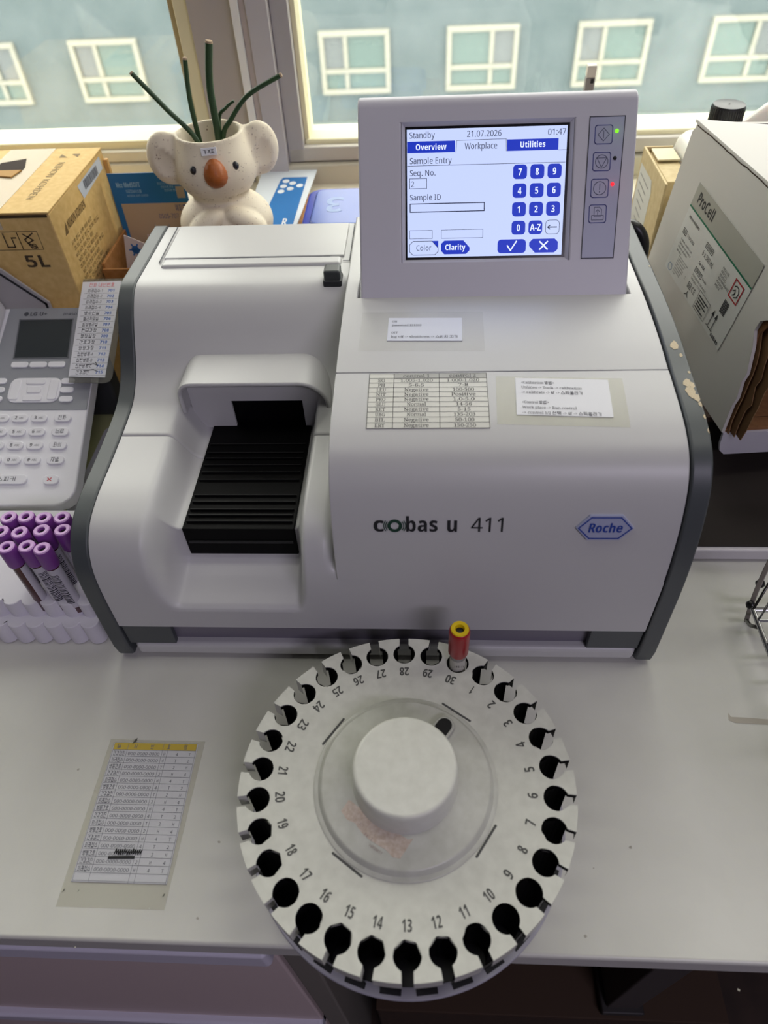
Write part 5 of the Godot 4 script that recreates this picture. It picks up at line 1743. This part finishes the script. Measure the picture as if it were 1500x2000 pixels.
	flat(b, PackedVector2Array([Vector2(-0.1530, 0.500 + 0.021), Vector2(-0.1258, 0.521), Vector2(-0.1240, 0.668), Vector2(-0.1520, 0.668), Vector2(-0.1545, 0.66), Vector2(-0.1590, 0.575)]), B, 0.0024)
	part("blue_panel", b.mesh(), mat("2a78be", 0.35), bk, "blue printed panel")
	b = MB.new()
	var dotm := mat("e8ecf0", 0.5)
	for c in [[-0.1475, 0.657], [-0.1485, 0.643], [-0.1495, 0.629], [-0.1390, 0.651], [-0.1400, 0.636], [-0.1300, 0.644]]:
		var el := PackedVector2Array()
		for k in 16:
			el.append(Vector2(c[0] + 0.0040 * cos(TAU * k / 16), c[1] + 0.0050 * sin(TAU * k / 16)))
		b = MB.new()
		flat(b, el, B, 0.0026)
		part("white_dot", b.mesh(), dotm, bk)
	b = MB.new()
	write(b, "R", -0.1385, 0.5450, 0.016, 0.006, B, "Droid Sans Bold", 0.0, 0.0026)
	part("lettering", b.mesh(), dotm, bk)
	# blue lidded tub
	var tb := thing("blue_tub", "blue plastic tub with a pale 3 on its lid, behind the screen", "tub")
	b = MB.new()
	extrude(b, rrect(-0.1040, 0.489, 0.010, 0.577, 0.012), 0.1402, 0.1600, 0.001, Transform3D(Basis(Vector3.RIGHT, -PI / 2), Vector3.ZERO))
	part("body", b.mesh(), mat("4a5ca8", 0.35), tb)
	b = MB.new()
	extrude(b, rrect(-0.1085, 0.485, 0.0145, 0.581, 0.016, 7), 0.1580, 0.1650, 0.0025, Transform3D(Basis(Vector3.RIGHT, -PI / 2), Vector3.ZERO))
	var ld := part("lid", b.mesh(), mat("2a3fae", 0.3), tb)
	b = MB.new()
	extrude(b, rrect(-0.1000, 0.493, 0.0060, 0.573, 0.010, 6), 0.1640, 0.1672, 0.0022, Transform3D(Basis(Vector3.RIGHT, -PI / 2), Vector3.ZERO))
	part("lid_panel", b.mesh(), mat("5f76c4", 0.3), ld)
	b = MB.new()
	write(b, "3", -0.0640, 0.5530, 0.034, 0.019, Transform3D(Basis(Vector3.RIGHT, -PI / 2), Vector3(0, 0.1674, 0)) * Transform3D(Basis(Vector3.BACK, PI), Vector3(-0.1330, 1.1050, 0)), "Droid Sans Bold", 0.0)
	part("numeral", b.mesh(), mat("8ea6d6", 0.4), ld)
	# window catch
	var wc := thing("window_catch", "small grey catch on the right window's sash above the screen", "window catch")
	part("catch_body", span(Vector3(0.1860, 0.1700, -0.7080), Vector3(0.1960, 0.2260, -0.6990), 0.001), mat("8a8480", 0.5), wc)
	part("catch_tab", span(Vector3(0.1860, 0.2262, -0.7080), Vector3(0.1960, 0.2375, -0.6985), 0.001), mat("cfc8bc", 0.5), wc)
	part("catch_slot", span(Vector3(0.1910, 0.2205, -0.6992), Vector3(0.1945, 0.2250, -0.6986), 0.0003), black, wc)

func smin(a: float, c: float, k: float) -> float:
	var h := clampf(0.5 + 0.5 * (c - a) / k, 0.0, 1.0)
	return lerpf(c, a, h) - k * h * (1.0 - h)

func ell(p: Vector3, c: Vector3, r: Vector3) -> float:
	var q := p - c
	var k0 := (q / r).length()
	var k1 := (q / (r * r)).length()
	return k0 * (k0 - 1.0) / maxf(k1, 1e-6)

func koala_at(p: Vector3) -> float:
	var d := ell(p, Vector3(0, 0.020, 0), Vector3(0.0460, 0.032, 0.040))
	d = smin(d, ell(p, Vector3(0, 0.074, 0), Vector3(0.0385, 0.034, 0.037)), 0.006)
	# collar round the opening
	var rr := Vector2(p.x, p.z).length()
	d = smin(d, maxf(rr - 0.0315, absf(p.y - 0.094) - 0.0105), 0.008)
	for s in [-1.0, 1.0]:
		var e := Basis(Vector3.UP, -0.25 * s) * (p - Vector3(0.0430 * s, 0.0830, -0.004))
		d = smin(d, ell(e, Vector3.ZERO, Vector3(0.0190, 0.0240, 0.0100)), 0.006)
		d = maxf(d, -ell(e, Vector3(0.001 * s, -0.002, 0.0125), Vector3(0.0120, 0.0165, 0.0060)))
		# folded arms
		d = smin(d, ell(Basis(Vector3.BACK, 0.55 * s) * (p - Vector3(0.0200 * s, 0.030, 0.030)), Vector3.ZERO, Vector3(0.0220, 0.0105, 0.0120)), 0.003)
	# hollow inside and a flat bottom
	d = maxf(d, -maxf(rr - 0.0275, 0.055 - p.y))
	return maxf(d, -p.y)

func koala() -> void:
	var o := thing("koala_pot", "speckled cream ceramic plant pot shaped like a koala head", "plant pot", Vector3(-0.1860, 0.1400, -0.5200))
	o.rotation.y = 0.23
	var im := Image.create(512, 512, false, Image.FORMAT_RGB8)
	im.fill(Color("efe3ca"))
	rng.seed = 77
	for k in 210:
		var r := rng.randf_range(1.2, 5.0) * rng.randf_range(0.5, 1.0)
		var c := Vector2(rng.randf_range(8, 504), rng.randf_range(8, 504))
		var sq := rng.randf_range(0.5, 1.0)
		var turn := rng.randf() * PI
		var tone := Color("6b4a2e").lerp(Color("a58a68"), rng.randf())
		for dy in range(-6, 7):
			for dx in range(-6, 7):
				var q := Vector2(dx, dy).rotated(turn)
				if Vector2(q.x, q.y / sq).length() < r + 0.5 * sin(q.angle() * 3.0 + k):
					im.set_pixel(int(c.x) + dx, int(c.y) + dy, tone)
	var cer := mat("ffffff", 0.55)
	cer.albedo_texture = ImageTexture.create_from_image(im)
	cer.uv1_triplanar = true
	cer.uv1_scale = Vector3.ONE * 11.0
	var f := func(p: Vector3) -> float: return koala_at(p)
	part("pot_body", nets(f, Vector3(-0.070, -0.006, -0.050), Vector3(0.070, 0.114, 0.054), 0.0028), cer, o)
	var b := MB.new()
	var prof := []
	for k in 9:
		var a := PI * k / 8
		prof.append(Vector2(0.0105 * sin(a) * (1.0 + 0.18 * cos(a)), -0.0130 * cos(a)))
	lathe(b, prof, 24, Transform3D(Basis.from_scale(Vector3(1, 1, 0.55)), Vector3(0.0, 0.0800, 0.0372)), 80)
	part("nose", b.mesh(), grain(mat("b0602a", 0.45), "a5561f", "bd6c33", 0.03, 30.0), o, "glossy brown nose")
	for s in [-1, 1]:
		b = MB.new()
		prof = []
		for k in 7:
			var a := PI * k / 6
			prof.append(Vector2(0.0031 * sin(a), -0.0038 * cos(a)))
		lathe(b, prof, 16, Transform3D(Basis.from_scale(Vector3(1, 1, 0.6)), Vector3(0.0190 * s, 0.0825, 0.0312)), 80)
		part("eye", b.mesh(), mat("23242b", 0.3), o, "black eye")
	b = MB.new()
	var S := Transform3D(Basis(Vector3.RIGHT, -0.25), Vector3(-0.0020, 0.0975, 0.0330))
	rbox(b, Vector3.ZERO, Vector3(0.0140, 0.0064, 0.0008), 0.0003, 1, S)
	var st := part("sticker", b.mesh(), mat("dfdfe2", 0.5), o, "small white sticker on the brow")
	b = MB.new()
	write(b, "가격표", 0, -0.0014, 0.0026, 0.0100, S, "Droid Sans", 0.5, 0.0006)
	part("print", b.mesh(), ink, st)
	# plant
	var p := thing("succulent", "five dark green cut succulent stalks growing from the koala pot", "plant")
	part("soil", soil(), mat("2c2018", 0.95), p)
	var green := grain(mat("23401f", 0.5), "16301a", "3a5a30", 0.06, 40.0, 5)
	var stalks := [[Vector3(-0.1960, 0.205, -0.515), Vector3(-0.1975, 0.2370, -0.516), Vector3(-0.2200, 0.2640, -0.518), Vector3(-0.2431, 0.2917, -0.520)], [Vector3(-0.1960, 0.205, -0.524), Vector3(-0.1972, 0.2413, -0.522), Vector3(-0.1969, 0.2716, -0.520), Vector3(-0.1936, 0.3010, -0.520)], [Vector3(-0.1820, 0.205, -0.516), Vector3(-0.1775, 0.2381, -0.518), Vector3(-0.1768, 0.2791, -0.520), Vector3(-0.1701, 0.3126, -0.520)], [Vector3(-0.1800, 0.205, -0.528), Vector3(-0.1763, 0.2500, -0.526), Vector3(-0.1669, 0.2613, -0.524), Vector3(-0.1588, 0.2664, -0.524)], [Vector3(-0.1760, 0.205, -0.516), Vector3(-0.1729, 0.2393, -0.518), Vector3(-0.1629, 0.2532, -0.520), Vector3(-0.1445, 0.2717, -0.520), Vector3(-0.1131, 0.2863, -0.520)]]
	for k in 5:
		b = MB.new()
		var pts := curve(stalks[k], 6)
		tube(b, pts, [0.0025, 0.0025, 0.0034, 0.0020, 0.0023][k], [0.0020, 0.0021, 0.0033, 0.0012, 0.0020][k], 12)
		var sk := part("stalk", b.mesh(), green, p)
		if k != 3:
			b = MB.new()
			var e: Vector3 = pts[-1]
			var d: Vector3 = (pts[-1] - pts[-2]).normalized()
			tube(b, [e - d * 0.0004, e + d * 0.0012], [0.0020, 0.0021, 0.0033, 0.0012, 0.0020][k] * 1.06, [0.0016, 0.0018, 0.0028, 0.001, 0.0016][k], 12)
			part("cut_tip", b.mesh(), mat("b59f84", 0.8), sk, "dry pale cut end")

func soil() -> ArrayMesh:
	var b := MB.new()
	lathe(b, [Vector2(0.0273, 0.2080), Vector2(0.018, 0.2095), Vector2(0.0, 0.2105)], 24, Transform3D(Basis(), Vector3(-0.1860, 0, -0.5200)))
	return b.mesh()

# ------------------------------------------------------------------ right side
func right_side() -> void:
	var wh := mat("c9c6c0", 0.6)
	var brown := grain(mat("8a5f3a", 0.8), "7c5330", "94683f", 0.02, 12.0, 9)
	# low open stand
	var st := thing("low_stand", "low white stand with a dark open front under the white reagent box", "stand")
	part("base_board", span(Vector3(0.2050, 0.0022, -0.525), Vector3(0.62, 0.0140, -0.2140), 0.0015), mat("cfccd0", 0.5), st)
	part("base_foot", span(Vector3(0.2150, 0.0, -0.515), Vector3(0.61, 0.0024, -0.2260), 0.0005), mat("77756e", 0.6), st)
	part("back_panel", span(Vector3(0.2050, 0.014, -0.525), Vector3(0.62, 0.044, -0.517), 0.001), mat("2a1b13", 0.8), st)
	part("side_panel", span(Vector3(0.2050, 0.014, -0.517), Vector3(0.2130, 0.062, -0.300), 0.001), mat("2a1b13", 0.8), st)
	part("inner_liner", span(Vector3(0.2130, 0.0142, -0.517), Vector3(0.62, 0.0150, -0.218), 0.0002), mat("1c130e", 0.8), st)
	procell(wh, brown, st)
	# jug behind the box
	var jg := thing("jug", "translucent white plastic jug with a black screw cap behind the reagent box", "jug")
	var poly := mat("dcdbd4", 0.35)
	poly.subsurf_scatter_enabled = true
	poly.subsurf_scatter_strength = 0.25
	var f := func(p: Vector3) -> float:
		var q := (p - Vector3(0.350, 0.105, -0.575)).abs() - Vector3(0.068, 0.083, 0.028)
		var d := Vector3(maxf(q.x, 0), maxf(q.y, 0), maxf(q.z, 0)).length() + minf(maxf(q.x, maxf(q.y, q.z)), 0) - 0.016
		d = smin(d, maxf(Vector2(p.x - 0.2965, p.z + 0.5720).length() - 0.0125, absf(p.y - 0.205) - 0.018), 0.006)
		return smin(d, ell(p, Vector3(0.365, 0.205, -0.575), Vector3(0.050, 0.040, 0.018)), 0.02)
	part("jug_body", nets(f, Vector3(0.25, -0.003, -0.63), Vector3(0.445, 0.262, -0.52), 0.0055), poly, jg)
	var b := MB.new()
	var cp := Transform3D(Basis(Vector3.BACK, 0.0), Vector3(0.2965, 0.2170, -0.5720))
	lathe(b, [Vector2(0.0135, 0.0), Vector2(0.0150, 0.0002), Vector2(0.0150, 0.0185), Vector2(0.0145, 0.0194), Vector2(0.0138, 0.0196), Vector2(0.0, 0.0192)], 48, cp)
	var cap := part("screw_cap", b.mesh(), mat("131316", 0.35), jg, "black screw cap")
	b = MB.new()
	for k in 40:
		var a := TAU * k / 40
		rbox(b, Vector3(0.0151, 0.009, 0), Vector3(0.0006, 0.017, 0.0010), 0.0002, 1, cp * Transform3D(Basis(Vector3.UP, a), Vector3.ZERO))
	part("cap_rib", b.mesh(), mat("131316", 0.35), cap)
	b = MB.new()
	lathe(b, [Vector2(0.0009, 0.0196), Vector2(0.0, 0.0198)], 10, cp)
	part("cap_mark", b.mesh(), mat("2a2a2c", 0.6), cap)
	# small carton with raised flap by the sill
	var sc := thing("small_carton", "small opened cream cardboard carton between the screen and the reagent box", "carton")
	var tan_ := grain(mat("cdb98c", 0.7), "c4ae80", "d6c49a", 0.02, 10.0, 13)
	part("body", span(Vector3(0.2410, 0.0, -0.600), Vector3(0.2640, 0.1855, -0.525), 0.001), tan_, sc)
	part("side_wall", span(Vector3(0.2350, 0.0, -0.600), Vector3(0.2372, 0.1900, -0.509), 0.0005), tan_, sc)
	part("back_wall", span(Vector3(0.2350, 0.0, -0.6025), Vector3(0.2640, 0.1900, -0.6003), 0.0005), tan_, sc)
	part("top_flap", span(Vector3(0.2420, 0.1870, -0.600), Vector3(0.2640, 0.1888, -0.570), 0.0005), mat("ded3b4", 0.7), sc)
	b = MB.new()
	var LT := Transform3D(Basis(Vector3(0, 0, 1), Vector3(0, 1, 0), Vector3(-1, 0, 0)), Vector3(0.2348, 0, 0))
	flat(b, PackedVector2Array([Vector2(-0.598, 0.100), Vector2(-0.545, 0.100), Vector2(-0.545, 0.166), Vector2(-0.552, 0.176), Vector2(-0.598, 0.176)]), LT)
	var lb := part("paper_label", b.mesh(), mat("d3d3cc", 0.6), sc, "white paper label on its left side")
	b = MB.new()
	rng.seed = 41
	for k in 7:
		stroke(b, [Vector2(-0.592 + 0.002 * k, 0.168 - 0.008 * k), Vector2(-0.560 + rng.randf_range(-0.006, 0.006), 0.166 - 0.008 * k)], 0.0012, LT, 0.0002)
	part("print", b.mesh(), mat("8a8a88", 0.7), lb)
	# black lead
	b = MB.new()
	tube(b, curve([Vector3(0.1750, 0.0065, -0.500), Vector3(0.1780, 0.120, -0.490), Vector3(0.1960, 0.1640, -0.478), Vector3(0.2110, 0.1600, -0.470), Vector3(0.2150, 0.1350, -0.468), Vector3(0.2120, 0.070, -0.480), Vector3(0.2000, 0.0065, -0.520)], 8), 0.0062, 0.0062, 12)
	single("black_hose", b.mesh(), mat("121214", 0.35), "thick black hose looping up behind the analyser's right corner", "hose")
	basket()

func procell(wh: StandardMaterial3D, brown: StandardMaterial3D, stand: Node3D) -> void:
	var o := thing("reagent_box", "white torn open reagent box with a printed label, right of the analyser", "box")
	var up := Vector3(0.0765, 0.9964, -0.0377).normalized()
	var al := Vector3(0.1696, 0.0243, 0.9852)
	al = (al - up * 0.05).normalized()
	up = (up - al * up.dot(al)).normalized()
	var ac := up.cross(al)
	# face axes: x along (towards the viewer), y up, z = outwards (to the left)
	var Q := Vector3(0.2628, 0.0700, -0.2966)
	var F := Transform3D(Basis(al, up, -ac), Q) * Transform3D(Basis.from_scale(Vector3.ONE * 0.001), Vector3.ZERO)
	var tb := MB.new()
	rbox(tb, Vector3(-116, -3.3, -92), Vector3(190, 6, 190), 0.5, 1, F)
	part("top_board", tb.mesh(), mat("3c2a20", 0.8), stand)
	var W := 170.0
	var H := 172.0
	var edge := [Vector2(-1, 0), Vector2(-3, 12), Vector2(-5, 26), Vector2(-4, 34), Vector2(-8, 48), Vector2(-7, 56), Vector2(-11, 66), Vector2(-15, 76), Vector2(-22, 86), Vector2(-21, 95), Vector2(-13, 101), Vector2(-2, 104)]
	var face := PackedVector2Array([Vector2(-206, 0)])
	for p in edge:
		face.append(p)
	face.append_array([Vector2(0, H - 6), Vector2(-30, H), Vector2(-200, H), Vector2(-206, H - 7)])
	var b := MB.new()
	extrude(b, face, -3.0, 0.0, 0.3, F)
	part("side_wall", b.mesh(), wh, o)
	b = MB.new()
	extrude(b, PackedVector2Array([Vector2(-206, 0), Vector2(0, 0), Vector2(0, W), Vector2(-206 + 0.2 * W, W)]), -H - 2.4, -H, 0.4, F * Transform3D(Basis(Vector3(1, 0, 0), Vector3(0, 0, -1), Vector3(0, -1, 0)), Vector3.ZERO))
	var lid := part("lid", b.mesh(), mat("d0cdc8", 0.6), o)
	b = MB.new()
	rng.seed = 17
	var zig := []
	for k in 26:
		zig.append(Vector2(-200 + 8 * k, H - 0.4 + rng.randf_range(-0.5, 0.5)))
	stroke(b, zig, 0.9, F, 0.25)
	part("perforation", b.mesh(), mat("3c2a1e", 0.9), lid, "dark cut line under the lid")
	b = MB.new()
	rbox(b, Vector3(-205, H / 2, -W / 2), Vector3(3, H, W - 4), 0.4, 1, F)
	rbox(b, Vector3(-103, H / 2, -W + 1.5), Vector3(204, H, 3), 0.4, 1, F)
	part("far_walls", b.mesh(), wh, o)
	b = MB.new()
	rbox(b, Vector3(-103, 1.5, -W / 2), Vector3(203, 3, W - 6), 0.4, 1, F)
	part("bottom", b.mesh(), brown, o, "brown cardboard bottom inside")
	b = MB.new()
	extrude(b, PackedVector2Array([Vector2(-204, 2), Vector2(-3, 2), Vector2(-8, 30), Vector2(-12, 60), Vector2(-20, 84), Vector2(-8, 108), Vector2(-2, 165), Vector2(-204, 168)]), -4.6, -3.2, 0.0, F)
	part("inner_face", b.mesh(), brown, o)
	# torn corrugated layers along the opening
	for k in 3:
		var p := PackedVector2Array()
		var lo := []
		for i in 12:
			var e: Vector2 = edge[mini(i, edge.size() - 1)]
			p.append(e + Vector2(2.0 + 5.0 * k + rng.randf_range(-1.5, 1.5) + e.y * 0.03 * k, 0))
			lo.append(e + Vector2(-8, 0))
		lo.reverse()
		for e in lo:
			p.append(e)
		b = MB.new()
		extrude(b, p, -5.4 - 3.4 * k, -4.6 - 3.4 * k, 0.0, F)
		part("torn_layer", b.mesh(), grain(mat("80603f", 0.85), "6a4a2c", "9a7a54", 0.08, 60.0, 20 + k), o, "torn brown corrugated layer")
	# flap hanging from the bottom edge
	b = MB.new()
	var G := Transform3D(Basis(ac, up, al), Q) * Transform3D(Basis.from_scale(Vector3.ONE * 0.001), Vector3.ZERO)
	var fl := PackedVector2Array([Vector2(1, 0), Vector2(3, -12), Vector2(6, -20), Vector2(12, -25), Vector2(160, -26), Vector2(168, 0)])
	extrude(b, fl, -2.0, 0.6, 0.3, G)
	part("bottom_flap", b.mesh(), mat("c2c0c8", 0.6), o, "white flap hanging over the stand's front")
	b = MB.new()
	flat(b, PackedVector2Array([Vector2(2, 3.2), Vector2(60, 3.2), Vector2(60, 3.9), Vector2(2, 3.9)]), G, -14.0)
	part("crease", b.mesh(), mat("4c2f1a", 0.9), o)
	# printed label
	var L := F * Transform3D(Basis(Vector3.BACK, -0.085), Vector3(-166, 139, 0)) * Transform3D(Basis(Vector3(1, 0, 0), Vector3(0.0, 1, 0), Vector3(0, 0, 1)), Vector3.ZERO)
	var w := 123.0
	var h := 81.0
	b = MB.new()
	flat(b, rrect(0, -h, w, 0, 2.0), L, 0.4)
	var lb := part("label", b.mesh(), mat("cfcfcb", 0.4), o, "printed white product label with grey header")
	b = MB.new()
	rect(b, 0.2, -20, w - 0.2, -0.4, L, 0.55)
	part("header_band", b.mesh(), mat("a3a298", 0.45), lb)
	b = MB.new()
	rect(b, 0.2, -21.6, w - 0.2, -20, L, 0.6)
	part("green_rule", b.mesh(), mat("146a4c", 0.5), lb)
	b = MB.new()
	var z := 0.7
	write(b, "ProCell", 7, -14.5, 9.6, 33, L, "Droid Sans Bold", 0.0, z)
	write(b, "cobas e analyzers", 6, -29, 2.8, 22, L, "Droid Sans Bold", 0.0, z)
	frame(b, 6, -43.5, 13, -38.5, 0.5, L, z)
	write(b, "REF", 6.8, -42.4, 2.6, 5.4, L, "Droid Sans Bold", 0.0, z)
	write(b, "11662988", 15, -42.4, 2.6, 15, L, "Droid Sans", 0.0, z)
	for k in 4:
		write(b, ["Cobas, analiz için", "Elecsys ve cobas e", "sistem çözeltisi", "analiz"][k], 8, -49 - 3.4 * k, 1.9, [24, 25, 20, 10][k], L, "Droid Sans", 0.0, z)
	for k in 8:
		write(b, ["Roche Diagnostics GmbH", "Sandhofer Str. 116", "68305 Mannheim", "Made in Germany", "Roche Diagnostics", "Indianapolis, IN", "Distributed by", "USA"][k], 16, -61 - 2.3 * k, 1.3, [20, 17, 15, 16, 16, 14, 13, 5][k], L, "Droid Sans", 0.0, z)
	frame(b, 46, -33, 60, -28, 0.5, L, z)
	write(b, "CONTENT", 46.8, -31.8, 2.6, 12.2, L, "Droid Sans Bold", 0.0, z)
	write(b, "6 x 380 mL", 46, -40, 4.4, 22, L, "Droid Sans", 0.0, z)
	write(b, "For USA", 47, -48, 2.6, 12, L, "Droid Sans Bold", 0.0, z)
	frame(b, 46, -56, 60, -51.4, 0.5, L, z)
	write(b, "CONTENT", 46.8, -54.8, 2.4, 12.2, L, "Droid Sans Bold", 0.0, z)
	write(b, "For only", 61.5, -54.8, 2.4, 8, L, "Droid Sans", 0.0, z)
	write(b, "Tripropylamine 180 mmol/L", 46, -60, 2.0, 28, L, "Droid Sans", 0.0, z)
	write(b, "Detergent < 0.1%", 46, -63.4, 2.0, 19, L, "Droid Sans", 0.0, z)
	for k in 6:
		write(b, ["PROLOSE", "PROCELL", "PRODUTO", "DETERGENTE", "PROZESS", "PROSE"][k], 80, -31 - 3.1 * k, 2.0, [12, 11, 12, 20, 12, 9][k], L, "Droid Sans", 0.0, z)
	frame(b, 46, -72, 52, -66.4, 0.6, L, z)
	write(b, "IVD", 46.8, -70.8, 2.8, 4.4, L, "Droid Sans Bold", 0.0, z)
	write(b, "CE", 54, -71.4, 5.0, 7, L, "Droid Sans", 0.0, z)
	write(b, "2", 37, -70, 2.6, 1.6, L, "Droid Sans", 0.0, z)
	stroke(b, [Vector2(47, -79), Vector2(50, -76), Vector2(53, -78.5)], 0.7, L, z)
	stroke(b, [Vector2(50, -76), Vector2(50.5, -74)], 0.7, L, z)
	frame(b, 66, -78.5, 88, -61.5, 0.4, L, z)
	for k in 5:
		rect(b, 68, -66.2 - 2.6 * k, [86, 82, 85, 78, 84][k], -65.0 - 2.6 * k, L, z)
	rng.seed = 23
	var x := 101.0
	while x < 110:
		var ww := rng.randf_range(0.4, 1.1)
		rect(b, x, -57.5, x + ww, -45.5, L, z)
		x += ww + rng.randf_range(0.4, 0.8)
	for k in 2:
		var ax := 96.0 + 6.0 * k
		stroke(b, [Vector2(ax, -75), Vector2(ax, -63)], 0.8, L, z)
		flat(b, PackedVector2Array([Vector2(ax - 2, -65.5), Vector2(ax + 2, -65.5), Vector2(ax, -60.5)]), L, z)
	rect(b, 93, -76.6, 105, -75.8, L, z)
	write(b, "cobas", 104.5, -79.5, 3.8, 14, L, "Droid Sans Bold", 0.0, z)
	part("print", b.mesh(), mat("2a2b2c", 0.6), lb)
	b = MB.new()
	frame(b, 101, -41.5, 116, -25.5, 1.2, L, z)
	part("hazard_border", b.mesh(), mat("a8222a", 0.5), lb, "red hazard border")
	b = MB.new()
	stroke(b, [Vector2(104.5, -31), Vector2(107, -29.5), Vector2(110, -30), Vector2(112.5, -33), Vector2(112, -36.5), Vector2(109, -38.5)], 0.9, L, z)
	stroke(b, [Vector2(104.5, -35), Vector2(107, -33), Vector2(108, -36), Vector2(106, -38)], 0.9, L, z)
	part("hazard_symbol", b.mesh(), mat("1c1c1e", 0.6), lb)
	b = MB.new()
	ring(b, PackedVector2Array([Vector2(5, -76), Vector2(7, -73), Vector2(11, -73), Vector2(13, -76), Vector2(11, -79), Vector2(7, -79)]), 0.5, L, z)
	part("small_emblem", b.mesh(), mat("4a7aa8", 0.5), lb)

func basket() -> void:
	var o := thing("wire_basket", "chrome wire basket standing at the worktop's right edge", "basket")
	var chrome := mat("b4b4b8", 0.18, 0.95)
	var dk := mat("4c4a48", 0.25, 0.9)
	var x0 := 0.2590
	var x1 := 0.52
	var z0 := -0.150
	var z1 := 0.060
	var rim := MB.new()
	for y in [0.0215, 0.105]:
		tube(rim, [Vector3(x0, y, z0), Vector3(x1, y, z0), Vector3(x1, y, z1), Vector3(x0, y, z1), Vector3(x0, y, z0 - 0.001)], 0.0019, 0.0019, 8)
	part("rim_wire", rim.mesh(), chrome, o)
	for k in 12:
		var x := x0 + (x1 - x0) * k / 11.0
		var b := MB.new()
		tube(b, [Vector3(x, 0.105, z0), Vector3(x, 0.0200, z0), Vector3(x, 0.0200, z1), Vector3(x, 0.105, z1)], 0.0012, 0.0012, 7)
		part("wire", b.mesh(), dk if k < 2 else chrome, o)
	for k in 10:
		var z := z0 + (z1 - z0) * (k + 0.5) / 10.0
		var b := MB.new()
		tube(b, [Vector3(x0, 0.105, z), Vector3(x0, 0.0225, z), Vector3(x1, 0.0225, z), Vector3(x1, 0.105, z)], 0.0012, 0.0012, 7)
		part("wire", b.mesh(), chrome, o)
	for p in [Vector3(x0 + 0.003, 0, z1 - 0.006), Vector3(x1 - 0.003, 0, z0 + 0.006), Vector3(x1 - 0.003, 0, z1 - 0.006)]:
		var b := MB.new()
		lathe(b, [Vector2(0.0, 0.0), Vector2(0.0055, 0.0005), Vector2(0.0062, 0.004), Vector2(0.0055, 0.015), Vector2(0.002, 0.0190), Vector2(0.0, 0.0195)], 16, Transform3D(Basis(), p))
		part("rubber_foot", b.mesh(), black, o)
	var b := MB.new()
	var pts := curve([Vector3(0.2618, 0.0010, -0.1530), Vector3(0.2620, 0.0200, -0.1590), Vector3(0.2640, 0.0400, -0.1655), Vector3(0.2680, 0.065, -0.1730), Vector3(0.275, 0.105, -0.180)], 6)
	for i in pts.size() - 1:
		var a: Vector3 = pts[i]
		var c: Vector3 = pts[i + 1]
		var t := Transform3D(Basis.looking_at(c - a, Vector3(0.7, 0, 0.7)), (a + c) / 2)
		rbox(b, Vector3.ZERO, Vector3(0.0014, 0.0036, a.distance_to(c) + 0.001), 0.0006, 1, t)
	part("side_strip", b.mesh(), mat("8f8880", 0.4), o, "beige flat strip at the basket's corner")
	b = MB.new()
	tube(b, curve([Vector3(0.2612, 0.0040, -0.1520), Vector3(0.2590, 0.0100, -0.1440), Vector3(0.2580, 0.0170, -0.1380), Vector3(0.2592, 0.0205, -0.1350)], 5), 0.0016, 0.0016, 8)
	part("hook_wire", b.mesh(), dk, o)
	for p in [Vector3(0.2598, 0.0195, -0.1560), Vector3(0.2655, 0.0330, -0.1660)]:
		b = MB.new()
		lathe(b, [Vector2(0.0, -0.0036), Vector2(0.0025, -0.0026), Vector2(0.0036, 0.0), Vector2(0.0025, 0.0026), Vector2(0.0, 0.0036)], 14, Transform3D(Basis(), p), 80)
		part("plastic_bead", b.mesh(), black, o)

# ------------------------------------------------------------------ outdoors
func outdoors() -> void:
	var o := thing("opposite_building", "grey blue building across the street with white framed windows", "building")
	var wallm := grain(mat("5f696d", 0.9), "4b585b", "5a6568", 0.01, 0.25, 15, 5)
	part("facade", span(Vector3(-26, -9.0, -15.6), Vector3(26, 4.0, -15.06), 0.01), wallm, o)
	part("ledge", span(Vector3(-26, -6.4, -15.06), Vector3(26, -4.45, -14.90), 0.02), mat("6e7a7c", 0.9), o, "paler plinth below the windows")
	var fm := mat("8c8c80", 0.6)
	var glass := mat("4a605c", 0.15)
	var dim := mat("565d5f", 0.15)
	for k in 9:
		var x := -11.13 + 2.38 * k
		if k == 8:
			continue
		var cx := x + 2.72
		# window with an off-centre mullion and a low transom
		var flip := 1.0 if k % 2 == 1 else -1.0
		var w := 1.32
		var b := MB.new()
		rbox(b, Vector3(cx, -2.94, -15.03), Vector3(w, 0.09, 0.12), 0.01, 1)
		rbox(b, Vector3(cx, -3.90, -15.03), Vector3(w, 0.09, 0.12), 0.01, 1)
		rbox(b, Vector3(cx - w / 2 + 0.045, -3.42, -15.03), Vector3(0.09, 0.87, 0.12), 0.01, 1)
		rbox(b, Vector3(cx + w / 2 - 0.045, -3.42, -15.03), Vector3(0.09, 0.87, 0.12), 0.01, 1)
		rbox(b, Vector3(cx, -3.555, -15.03), Vector3(w - 0.1, 0.08, 0.09), 0.01, 1)
		var mx := cx - flip * 0.17
		rbox(b, Vector3(mx, -3.2475, -15.03), Vector3(0.08, 0.525, 0.10), 0.01, 1)
		rbox(b, Vector3(mx, -3.725, -15.03), Vector3(0.08, 0.25, 0.10), 0.01, 1)
		var win := part("window", b.mesh(), fm, o)
		var l := cx - w / 2 + 0.08
		var r := cx + w / 2 - 0.08
		for c in [[l, mx, -3.52, -2.98], [mx, r, -3.52, -2.98], [l, mx, -3.86, -3.59], [mx, r, -3.86, -3.59]]:
			var narrow: bool = (c[1] - c[0]) < 0.55
			part("pane", span(Vector3(c[0], c[2], -15.055), Vector3(c[1], c[3], -15.045), 0.001), dim if narrow and c[3] > -3.1 else glass, win)
	single("street", span(Vector3(-26, -9.2, -15.0), Vector3(26, -9.0, -2.0), 0.01), mat("8b8f8c", 0.9), "pale street surface below the opposite building", "street").set_meta("kind", "structure")
